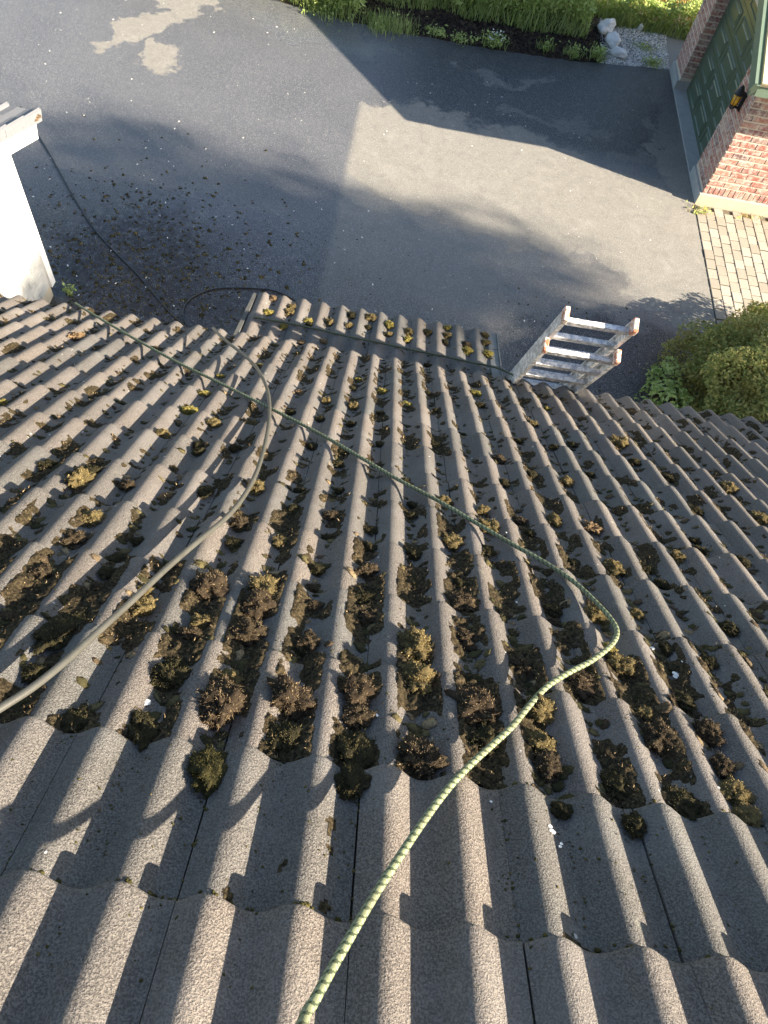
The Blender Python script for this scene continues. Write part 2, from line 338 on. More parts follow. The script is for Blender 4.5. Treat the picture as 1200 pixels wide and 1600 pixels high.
# paving beside the garage
pav = sheet('paving', [(4.53, 2.0), (14, 2.0), (14, 10.09), (4.53, 10.09)], -.012, SAND)
pm = MB(); pw, pl, ph = .148, .205, .022
pm.box(-pw/2+.004, pw/2-.004, -pl/2+.009, pl/2-.009, -ph, 0); pme = bm = None
bmq = bmesh.new(); tmp = pm.mesh('paver'); bmq.from_mesh(tmp); bmesh.ops.bevel(bmq, geom=bmq.edges[:], offset=.006, segments=1, affect='EDGES'); bmq.to_mesh(tmp); bmq.free(); tmp.materials.append(PAVER)
cnt = 0
for i in range(9):
    for j in range(15):
        x = 4.53+.012+pw*(i+.5); y = 10.06-pl*(j+.5+(.5 if i % 2 else 0))
        o = mk('paver', tmp, None, pav); o.location = (x, y, .012+random.uniform(-.005, .005))
        o.rotation_euler = (random.uniform(-.012, .012), random.uniform(-.012, .012), random.uniform(-.012, .012))

# ------------------------------------------------------------------ the house we stand on
O = Vector((.1705, -.2475, 5.2145)); D = Vector((0, .8290, -.5592)); N = Vector((0, .5592, .8290)); G = .340
AMP = .0335; PIT = .15
def prof(x): return -AMP*(1-((1+math.cos(2*math.pi*x/PIT))/2)**1.12)
def frame(o, d, n, x=0, s=0, z=0):           # local x across, y down the slope, z out of the roof
    p = o+Vector((x, 0, 0))+d*s+n*z
    return Matrix(((1, d.x, n.x, p.x), (0, d.y, n.y, p.y), (0, d.z, n.z, p.z), (0, 0, 0, 1)))
def tile_mesh(name, x0=-.054, x1=.2435, nx=36):
    xs = np.linspace(x0, x1, nx+1); ys = [(-.42, 0), (-.30, 0), (-.20, 0), (-.10, 0), (-.03, 0), (-.008, 0), (-.003, -.0018), (0, -.0065)]
    V = []; F = []; sl = []; T = .0200/.34
    top = lambda x, y: prof(x)+y*T
    for y, dz in ys: V += [(x, y, top(x, y)+dz) for x in xs]
    m = nx+1
    for a in range(len(ys)-1):
        for b in range(nx): F.append((a*m+b, a*m+b+1, (a+1)*m+b+1, (a+1)*m+b)); sl.append(True)
    b0 = len(V); V += [(x, 0, top(x, 0)-.0065) for x in xs]; V += [(x, -.004, top(x, 0)-.0215) for x in xs]
    for b in range(nx): F.append((b0+b, b0+b+1, b0+m+b+1, b0+m+b)); sl.append(False)
    for e in (0, nx):
        b0 = len(V); V += [(xs[e], y, top(xs[e], y)+dz) for y, dz in ys]; V += [(xs[e], y, top(xs[e], y)-.021) for y, dz in ys]
        k = len(ys)
        for a in range(k-1): F.append((b0+a, b0+a+1, b0+k+a+1, b0+k+a) if e else (b0+k+a, b0+k+a+1, b0+a+1, b0+a)); sl.append(False)
    F = [f[::-1] for f in F[:nx*(len(ys)-1)]]+F[nx*(len(ys)-1):]
    me = mesh(name, V, F); me.polygons.foreach_set('use_smooth', sl); return me
TM = tile_mesh('roof_tile'); TM.materials.append(TILE)
# fix orientation so that normals point out of the roof
if TM.polygons[10].normal.z < 0: TM.flip_normals()
house = thing('house', 'house under a mossy brown concrete-tile roof seen from its ridge', 'house', (0, 0, 0))
XL, XR, KT = -4.05, 3.9, -2.6
RID = O+D*(KT*G)
def slab(o, d, n, x0, x1, s0, s1, z0, z1): return MB().box(x0-o.x, x1-o.x, s0, s1, z0, z1, frame(o, d, n))
roof = mk('roof', slab(O, D, N, XL+.05, XR-.05, KT*G, 13*G-.06, -.10, -.068).mesh('roof_deck'), WOOD, house)
vis = []; rest = MB()
def inframe(p, m=60):
    q = Vector(p)-Vector((0, 0, CAM_H)); z = q.dot(WF)
    if z < .2: return False
    x = 600+1110*q.dot(WR)/z; y = 800+1110*q.dot(WD)/z
    return -m < x < 1200+m and -m < y < 1600+m
nt_ = 0; restT = []
for k in range(-2, 14):
    for t in range(-14, 13):
        x = 2*t*PIT
        jit = frame(O, D, N, x+random.uniform(-.0015, .0015), k*G+random.uniform(-.005, .005), random.uniform(0, .0025))
        jit = jit @ Matrix.Rotation(random.uniform(-.004, .004), 4, 'Z') @ Matrix.Rotation(random.uniform(-.010, .010), 4, 'Y') @ Matrix.Rotation(random.uniform(-.004, .004), 4, 'X')
        cs = [O+Vector((x+a, 0, 0))+D*(k*G-b) for a in (-.05, .25) for b in (0, .34)]
        if any(inframe(c, 25) for c in cs):
            o = mk('roof_tile', TM, None, roof); o.matrix_basis = jit; nt_ += 1
        else: restT.append(jit)
def join_tiles(Ms, name, parent):
    tv = np.array([v.co[:] for v in TM.vertices]); tf = [tuple(p.vertices) for p in TM.polygons]
    V = []; F = []
    for M in Ms:
        A = np.array(M); b = sum(len(v) for v in V) if False else len(V)*len(tv)
        V.append(tv @ A[:3, :3].T+A[:3, 3]); F += [tuple(i+b for i in f) for f in tf]
    me = mesh(name, np.concatenate(V), np.array(F), True); return mk(name, me, TILE, parent, kind='stuff')
join_tiles(restT, 'outlying_roof_tiles', roof)
# ridge and the slope behind us
BD = Vector((0, -.8290, -.5592)); BN = Vector((0, -.5592, .8290))
back = MB().box(XL+.05, XR-.05, 0, 4.6, -.09, -.03, frame(Vector((0, RID.y, RID.z)), BD, BN)); mk('back_slope', back.mesh('back_slope'), TILE, house)
rc = MB()
for i in range(19):
    x0 = XL+i*.42; pr = [(RID.y+math.cos(a)*.13, RID.z-.05+math.sin(a)*.11) for a in np.linspace(0, math.pi, 9)]
    rc.prism(pr, x0, min(x0+.41, XR))
mk('ridge_caps', rc.mesh('ridge_caps'), TILE, house)
EY, EZ = O.y+D.y*13*G, O.z+D.z*13*G
mk('house_wall', MB().box(XL+.30, XR-.30, -4.5, EY-.45, -.02, EZ-.12).mesh('house_wall'), WHITEB, house)
mk('fascia_board', MB().box(XL+.05, XR-.05, EY-.075, EY-.05, EZ-.26, EZ-.075).mesh('fascia_board'), WOOD, house)
mk('soffit', MB().box(XL+.05, XR-.05, EY-.46, EY-.077, EZ-.26, EZ-.24).mesh('soffit'), WOOD, house)
# lower-pitched porch roof carried out past the eave
PO = Vector((.189-.009, 4.126, CAM_H-3.942)); PA = R(19); PD = Vector((0, math.cos(PA), -math.sin(PA))); PN = Vector((0, math.sin(PA), math.cos(PA)))
px0, px1 = -7.36*PIT, 4.64*PIT
porch = mk('porch_roof', slab(PO, PD, PN, PO.x+px0+.01, PO.x+px1-.01, -.95, -.05, -.10, -.068).mesh('porch_deck'), WOOD, house)
for k in range(0, -3, -1):
    for t in range(6):
        M = frame(PO, PD, PN, (2*t-7)*PIT, k*G+random.uniform(-.005, .005), random.uniform(0, .002)) @ Matrix.Rotation(random.uniform(-.008, .008), 4, 'Y')
        o = mk('roof_tile', TM, None, porch); o.matrix_basis = M
for k in range(3):
    v = MB().box(px1+.002, px1+.075, -.26*(k+1)+.004, -.26*k, -.034-.004*k, -.028-.004*k, frame(PO, PD, PN)).box(px1+.070, px1+.075, -.26*(k+1)+.004, -.26*k, -.028-.004*k, -.016-.004*k, frame(PO, PD, PN))
    mk('verge_strip', v.mesh('verge_strip'), VERGE, porch, label='pale metal strip along the right edge of the porch roof')
mk('verge_board', MB().box(px0-.034, px0-.006, -.80, .0, -.16, -.022, frame(PO, PD, PN)).mesh('verge_board'), plain('weathered_board', (.085, .083, .075), .85, .4, 20, bmp=.4), porch, label='pale weathered board along the left edge of the porch roof')
mk('porch_fascia', MB().box(PO.x+px0, PO.x+px1, 4.055, 4.075, PO.z-.20, PO.z-.065).mesh('porch_fascia'), WOOD, house)
mk('porch_wall', MB().box(PO.x+px0+.2, PO.x+px1-.2, EY-.449, 3.85, -.02, PO.z-.12).mesh('porch_wall'), WHITEB, house)
# ------------------------------------------------------------------ white wing on the left
wing = thing('white_brick_building', 'white painted brick gable wall with white barge board at the left edge', 'building', (-3.77, 6.12, 0))
def wpart(name, mb, mat, smooth=False, par=None):
    me = mb.mesh(name, smooth); o = mk(name, me, mat, par or wing); o.matrix_basis = Matrix.Identity(4) ; return o
def wzr(y): return 1.98+(6.12-y)*.34        # underside of the sloping roof
body = MB().prism([(3.0, .18), (6.10, .18), (6.10, wzr(6.10)), (3.0, wzr(3.0))], -9.0, -3.785)
wallw = wpart('wall', body, WHITEB)
bl, bh = .250, .088; wb = None
def brick_mesh(name, l, h, t, mat):
    m = MB().box(-l/2, l/2, -h/2, h/2, -t, 0).mesh(name); b = bmesh.new(); b.from_mesh(m)
    bmesh.ops.bevel(b, geom=[e for e in b.edges if all(v.co.z > -1e-4 for v in e.verts)], offset=.006, segments=1, affect='EDGES')
    b.to_mesh(m); b.free(); m.materials.append(mat); return m
WB = brick_mesh('white_brick', bl-.014, bh-.014, .02, WHITEB)
MX = Matrix(((0, 0, 1, 0), (1, 0, 0, 0), (0, 1, 0, 0), (0, 0, 0, 1)))   # brick face looking +X, length along Y
for r in range(24):
    for c in range(6):
        y = 6.02-bl*(c+.5)-(bl/2 if r % 2 else 0); z = .20+bh*(r+.5)
        if z+bh/2 > wzr(y)-.02 or y < 4.6: continue
        o = mk('brick', WB, None, wallw); o.matrix_basis = Matrix.Translation((-3.774+random.uniform(-.002, .002), y, z)) @ MX
wpart('corner_board', MB().box(-3.80, -3.757, 6.03, 6.13, .16, 2.0), WHITE)
wpart('plinth', MB().box(-9, -3.80, 3.0, 6.06, -.02, .178), CONCB)
SW = math.atan(.34); wd = Vector((0, math.cos(SW), -math.sin(SW))); wn = Vector((0, math.sin(SW), math.cos(SW)))
wo = Vector((-3.45, 6.24, wzr(6.24)+.03)); WM = frame(wo, wd, wn)
barge = wpart('barge_board', MB().box(-.055, -.025, -3.4, .0, -.06, .085, WM), WHITE)
wpart('soffit_board', MB().box(-.36, -.056, -3.4, -.01, -.055, -.03, WM), WHITE)
wroof = wpart('roof', MB().box(-5.0, -.03, -3.4, .02, .088, .105, WM), WOOD)
GREYT = plain('grey_tile', (.15, .155, .165), .8, .2, 30, bmp=.4)
wpart('verge_cover', MB().box(-.028, .008, -1.7, .066, .086, .168, WM), GREYT, par=wroof)
for k in range(5):
    v = MB()
    for a in range(3):
        x1 = .010+.003*(k % 2)-a*.30
        prf = [(x1-.30+.002, .11), (x1-.30+.002, .150), (x1-.22, .158), (x1-.14, .150), (x1-.07, .160), (x1-.02, .185), (x1, .170), (x1, .11)]
        n_ = len(prf); y0, y1 = .07-.34*(k+1), .07-.34*k
        V = [(x, y1, z+.015) for x, z in prf]+[(x, y0-.06, z) for x, z in prf]
        V = [tuple(WM @ Vector(q)) for q in V]
        v.add(V, [(i, (i+1) % n_, n_+(i+1) % n_, n_+i) for i in range(n_)]+[tuple(range(n_)), tuple(range(2*n_-1, n_-1, -1))])
    wpart('verge_tile', v, GREYT, par=wroof)
dl = MB()
for i in range(14):
    a = random.uniform(0, 6.28); c = Vector((-3.43+random.uniform(-.05, .02), 6.24+random.uniform(-.05, .03), wzr(6.24)+.17+random.uniform(0, .02)))
    u = Vector((math.cos(a), math.sin(a), random.uniform(-.3, .3)))*random.uniform(.02, .045); q = Vector((-u.y, u.x, .005))*.4
    dl.add([c-u, c+q, c+u, c-q], [(0, 1, 2, 3)])
tag(mk('leaf_litter', dl.mesh('leaf_litter'), MOSS['r']), 'tuft of dry brown leaves caught on the white barge board end', 'leaves')

# ------------------------------------------------------------------ brick garage
gar = thing('garage', 'red brick garage with green panelled door at the driveway end', 'garage', (4.58, 10.1, 0))
def gpart(name, mb, mat, par=None, smooth=False, **p):
    o = mk(name, mb.mesh(name, smooth), mat, par or gar, **p); o.matrix_basis = Matrix.Identity(4); return o
GX, GY = 4.585, 10.125                         # mortar face of the front (door) wall and of the near side wall
DY0, DY1, PY1 = 10.82, 13.26, 13.88
gpart('plinth', MB().box(GX-.035, 9.0, GY-.035, DY0, -.02, .165), CONC)
gpart('pier_plinth', MB().box(GX-.035, GX+.3, DY1, PY1+.03, -.02, .165), CONC)
gpart('side_plinth', MB().box(GX-.034, 9.0, GY-.042, GY-.0355, -.02, .163), CONCB)
gpart('sill', MB().box(GX-.035, GX+.20, DY0+.001, DY1-.001, -.02, .022), CONC)
RP = R(26)
def gz(y): return 1.99+(min(y, 23.8-y)-9.68)*math.tan(RP)
side = gpart('side_wall', MB().box(GX+.1, 9.0, GY, GY+.1, .166, 1.98), MORTAR)
pierN = gpart('near_pier', MB().box(GX, GX+.099, GY, DY0, .166, 2.02), MORTAR)
pierF = gpart('far_pier', MB().box(GX, GX+.22, DY1, PY1, .166, 2.05), MORTAR)
gpart('gable', MB().prism([(GY, 2.051), (PY1, 2.051), (11.9, gz(11.9)-.12)], GX, GX+.12), MORTAR)
gpart('back_walls', MB().box(8.9, 9.0, GY+.1, PY1, -.02, 2.0).box(GX+.22, 8.9, PY1-.1, PY1, -.02, 2.0), MORTAR)
L_, H_ = .245, .090
BK = brick_mesh('brick', L_-.013, H_-.016, .03, BRICK); HB = brick_mesh('header_brick', L_/2-.013, H_-.016, .03, BRICK); SB = brick_mesh('soldier_brick', .078-.012, .118, .03, BRICK)
FY = Matrix(((1, 0, 0, 0), (0, 0, -1, 0), (0, 1, 0, 0), (0, 0, 0, 1)))   # face looking -Y
FX = Matrix(((0, 0, -1, 0), (-1, 0, 0, 0), (0, 1, 0, 0), (0, 0, 0, 1)))  # face looking -X
def lay(me, par, M, p, sx=1):
    o = mk('brick', me, None, par)
    o.matrix_basis = Matrix.Translation(p) @ Matrix.Rotation(random.uniform(-.012, .012), 4, 'X') @ Matrix.Rotation(random.uniform(-.012, .012), 4, 'Z') @ M @ Matrix.Diagonal((sx*random.uniform(.985, 1.01), random.uniform(.94, 1.04), 1, 1)); return o
jt = lambda: random.uniform(.004, .011)
for i in range(20): lay(SB, side, FY, (GX+.030+.078*i, GY-jt(), .166+.068))
for r in range(19):
    z = .300+H_*(r+.5)
    if z > 1.96: break
    for c in range(-1, 6):
        x = GX+L_*(c+.5)+(L_/2 if r % 2 else 0)
        if x-L_/2 < GX-.02: continue
        lay(BK, side, FY, (x, GY-jt(), z))
    if r % 2: lay(HB, side, FY, (GX+L_/4, GY-jt(), z))
for r in range(20):
    z = .21+H_*(r+.5)
    if z > 2.0: break
    def row(par, y0, y1):
        y = y0+.004-(L_/2 if r % 2 else 0); 
        while y < y1-.05:
            a, b = max(y, y0), min(y+L_, y1); y += L_
            if b-a < .05: continue
            lay(BK, par, FX, (GX-jt(), (a+b)/2, z), (b-a)/L_)
    row(pierN, GY-.006, DY0)
    if r % 2 == 0 or True: row(pierF, DY1, PY1)
    # reveal of the far pier, looking at the camera
    for c, (a, b) in enumerate(((0, .105), (.105, .22)) if r % 2 else ((0, .22),)):
        lay(BK, pierF, FY, (GX+(a+b)/2, DY1-.002-random.uniform(0, .004), z), (b-a)/L_)
# door
door = gpart('garage_door', MB().box(GX+.205, GX+.24, DY0-.15, DY1-.003, .022, 2.16), GREEN)
nsec = 5; SH = .418
for s in range(nsec):
    z0 = .024+SH*s
    gpart('door_section', MB().box(GX+.190, GX+.204, DY0-.12, DY1-.006, z0+.003, z0+SH-.004), GREEN, door)
    cols = 3; cw = (DY1-DY0-.10)/cols
    for c in range(cols):
        y0 = DY0+.05+cw*c+.06; y1 = y0+cw-.12; a0, a1 = z0+.075, z0+SH-.07
        m = MB(); xf = GX+.189
        def ring(i0, o0, xin, xout):             # sloping moulding between two rectangles
            pass
        rects = [(0, xf), (.018, xf-.016), (.034, xf-.002), (.075, xf-.002), (.095, xf-.012)]
        V = []
        for ins, xx in rects: V += [(xx, y0+ins, a0+ins*.8), (xx, y1-ins, a0+ins*.8), (xx, y1-ins, a1-ins*.8), (xx, y0+ins, a1-ins*.8)]
        F = []
        for q in range(len(rects)-1):
            for e in range(4): F.append((q*4+e, q*4+(e+1) % 4, (q+1)*4+(e+1) % 4, (q+1)*4+e))
        F.append(tuple(range(len(V)-4, len(V)))); m.add(V, F)
        gpart('door_panel', m, GREEN, door)
hm = MB(); ya = (DY0+DY1)/2+.15
for a in range(10):
    t0, t1 = a*math.pi/5, (a+1)*math.pi/5
    P = [(GX+.17, ya+math.cos(t)*r, .66+math.sin(t)*r) for t in (t0, t1) for r in (.022, .034)]
    Q = [(x+.018, y, z) for x, y, z in P]
    hm.add(P+Q, [(0, 1, 3, 2), (4, 6, 7, 5), (0, 4, 5, 1), (2, 3, 7, 6), (0, 2, 6, 4), (1, 5, 7, 3)])
gpart('door_handle', hm, ALUP, door)
# roof edge
rd = Vector((0, -math.cos(RP), -math.sin(RP))); rn = Vector((0, -math.sin(RP), math.cos(RP))); ro = Vector((4.27, 9.64, gz(9.64)))
RM = frame(ro, rd, rn)
groof = gpart('garage_roof', MB().box(.05, 5.0, -2.52, .0, .0, .045, RM), CREAM)
gpart('barge_board', MB().box(-.005, .049, -2.52, .02, -.155, .035, RM).box(-.045, -.006, -2.52, .03, -.06, .075, RM), GREENL)
gpart('edge_board', MB().box(.052, .15, -2.52, .01, .047, .075, RM).box(.155, .25, -2.52, .01, .047, .073, RM), CREAM)
far = Matrix.Translation((0, 23.8, 0)) @ Matrix.Diagonal((1, -1, 1, 1)) @ RM
gpart('far_slope', MB().box(.0, 5.0, -2.52, -.24, .0, .06, far), CREAM)
gpart('far_barge_board', MB().box(-.045, -.002, -2.52, -.22, -.15, .07, far), GREENL)
gpart('eave_board', MB().box(4.33, 9.2, 9.66, 9.69, gz(9.66)-.14, gz(9.66)-.02), GREENL)
# lantern on the near pier
lan = thing('wall_lantern', 'black wall lantern with amber glass on the garage corner pier', 'lamp', (GX-.012, 10.44, 1.36))
def lpart(name, mb, mat, smooth=False):
    o = mk(name, mb.mesh(name, smooth), mat, lan); o.matrix_basis = Matrix.Translation(lan.location); return o
def lathe(pts, c, n=12):
    m = MB(); V = []
    for r, z in pts: V += [(c[0]+math.cos(i*2*math.pi/n)*r, c[1]+math.sin(i*2*math.pi/n)*r, c[2]+z) for i in range(n)]
    F = [(q*n+i, q*n+(i+1) % n, (q+1)*n+(i+1) % n, (q+1)*n+i) for q in range(len(pts)-1) for i in range(n)]
    F += [tuple(range(n-1, -1, -1)), tuple(range((len(pts)-1)*n, len(pts)*n))]; return m.add(V, F)
lpart('back_plate', MB().box(-.012, .004, -.05, .05, -.10, .12), BLACK)
lpart('bracket', MB().box(-.10, -.011, -.012, .012, -.085, -.06), BLACK)
lpart('cap', lathe([(.010, .22), (.030, .20), (.062, .14), (.075, .115), (.066, .10)], (-.10, 0, 0)), BLACK)
lpart('glass', lathe([(.045, -.04), (.062, .10)], (-.10, 0, 0)), AMBER, True)
lpart('base', lathe([(.012, -.11), (.040, -.085), (.050, -.042), (.046, -.035)], (-.10, 0, 0)), BLACK)
cg = MB()
for i in range(6):
    a = i*math.pi/3; cg.box(-.1+math.cos(a)*.058-.003, -.1+math.cos(a)*.058+.003, math.sin(a)*.058-.003, math.sin(a)*.058+.003, -.04, .10)
lpart('cage', cg, BLACK)

# ------------------------------------------------------------------ ladder leaning on the eave
lad = thing('extension_ladder', 'paint-spattered aluminium extension ladder sticking up past the roof eave', 'ladder', (1.2, 4.6, 0))
def lad_section(x0, x1, top, w_, name):
    # top: (y,z) of the upper end; the rails lean at about 68 degrees
    ld = Vector((0, .425, -.905)); ln = Vector((0, .905, .425)); o = Vector((0, top[0], top[1])); Mx = frame(o, ld, ln)
    length = top[1]/.905-.02
    for xa, s in ((x0, 1), (x1, -1)):
        m = MB().box(xa-.003, xa+.003, .0, length, -w_/2, w_/2, Mx)
        for zz in (-w_/2, w_/2-.005): m.box(*( (xa+.0031, xa+.022) if s > 0 else (xa-.022, xa-.0031)), .0, length, zz, zz+.005, Mx)
        r_ = mk('rail', m.mesh('rail'), ALU, lad)
        cp = MB().box(xa-.007 if s > 0 else xa-.024, xa+.024 if s > 0 else xa+.007, -.018, .045, -w_/2-.004, w_/2+.004, Mx)
        c_ = mk('end_cap', cp.mesh('end_cap'), ORANGE, r_); bev(c_, .006)
    n = int(length/.24)
    for i in range(n):
        s = .085+.24*i
        g_ = mk('rung', MB().box(x0+.004, x1-.004, s-.025, s+.025, -.017, .013, Mx).box(x0+.004, x1-.004, s-.010, s+.010, .0135, .018, Mx).mesh('rung'), ALU, lad); bev(g_, .004)
lad_section(1.018, 1.425, (3.02, CAM_H-2.68), .075, 'upper')
lad_section(.996, 1.447, (3.06, CAM_H-2.965), .075, 'lower')
# ------------------------------------------------------------------ moss clumps on the roof
def ico(sub):
    b = bmesh.new(); bmesh.ops.create_icosphere(b, subdivisions=sub, radius=1.0)
    V = np.array([v.co[:] for v in b.verts]); F = np.array([[v.index for v in f.verts] for f in b.faces]); b.free(); return V, F
MOSSC = {k: plain('moss_core_'+k, c, .98, .5, 60, .1, bmp=.8) for k, c in dict(g=(.10, .078, .036), y=(.18, .15, .040), b=(.042, .032, .020), t=(.042, .031, .020), d=(.026, .023, .012), o=(.038, .034, .014), r=(.16, .11, .06)).items()}
I3, F3 = ico(4); I1, F1 = ico(1); I2, F2 = ico(2)
def strands(P, Dr, L, Wd, r, bend=.5):
    """two-segment curved slivers rooted at P along Dr"""
    n = len(P); Dr = Dr/np.linalg.norm(Dr, axis=1)[:, None]
    S = r.normal(size=(n, 3)); S -= (S*Dr).sum(1)[:, None]*Dr; S /= np.linalg.norm(S, axis=1)[:, None]
    B = r.normal(size=(n, 3))*bend; L = L[:, None]; Wd = Wd[:, None]
    m = P+Dr*L*.55; t = P+Dr*L+B*L*.6
    V = np.stack([P-S*Wd, P+S*Wd, m+S*Wd*.8, m-S*Wd*.8, t], 1).reshape(-1, 3)
    b = (np.arange(n)*5)[:, None]
    F = np.concatenate([b+[0, 1, 2], b+[0, 2, 3], b+[3, 2, 4]]); return V, F
def clump_mesh(name, seed, kind):
    r = np.random.default_rng(seed)
    V = I3.copy(); off = r.uniform(-50, 50, 3); low = dict(g=.9, y=.6, b=.9, t=1.1, d=.55, o=.45, r=.5)[kind]
    nn = np.array([mnoise.noise(Vector(v*1.5+off)) *.60+ mnoise.noise(Vector(v*3.6+off))*.46+mnoise.noise(Vector(v*8+off))*.26 for v in V])
    ax = np.array([r.uniform(.85, 1.15), r.uniform(.75, 1.2), .62*low+.12])
    if kind in 'do': ax = np.array([.95, r.uniform(1.0, 1.5), .42])
    rad = .80*(1+nn*1.0)
    C = V*rad[:, None]*ax
    C[:, 2] = np.where(C[:, 2] < -.25, -.25+(C[:, 2]+.25)*.25, C[:, 2])
    ns = dict(g=4200, y=3000, b=4000, t=3600, d=3400, o=4200, r=500)[kind]
    i = r.integers(0, len(V), ns); jn = r.normal(size=(ns, 3))*.05
    Pn = C[i]*(1-.04)+jn*ax; Dn = V[i]+r.normal(size=(ns, 3))*(.55 if kind not in 't' else .9)
    Dn[:, 2] += .12
    L = r.uniform(.04, .12, ns)*(1.0 if kind not in 'tr' else 1.5); Wd = r.uniform(.008, .019, ns)*(1.0 if kind not in 't' else .8)
    if kind == 'r': Wd *= 3
    SV, SF = strands(Pn, Dn, L, Wd, r)
    # crumbs shed round the foot
    nc = 60; a = r.uniform(0, 6.28, nc); q = r.uniform(.7, 1.6, nc)
    P2 = np.c_[np.cos(a)*q, np.sin(a)*q, np.full(nc, -.26)]; TV, TF = strands(P2, r.normal(size=(nc, 3))*[1, 1, .3], r.uniform(.1, .3, nc), r.uniform(.02, .05, nc), r)
    VV = np.concatenate([C, SV, TV]); FF = np.concatenate([F3, SF+len(C), TF+len(C)+len(SV)])
    me = mesh(name, VV, FF); me.materials.append(MOSS[kind]); me.materials.append(MOSSC[kind])
    me.polygons.foreach_set('material_index', (np.arange(len(FF)) < len(F3)).astype(np.int32)); return me
VAR = {k: [clump_mesh('moss_clump_'+k, 100+11*i+ord(k), k) for i in range(n)] for k, n in dict(g=5, y=3, b=4, t=4, d=5, o=1, r=2).items()}
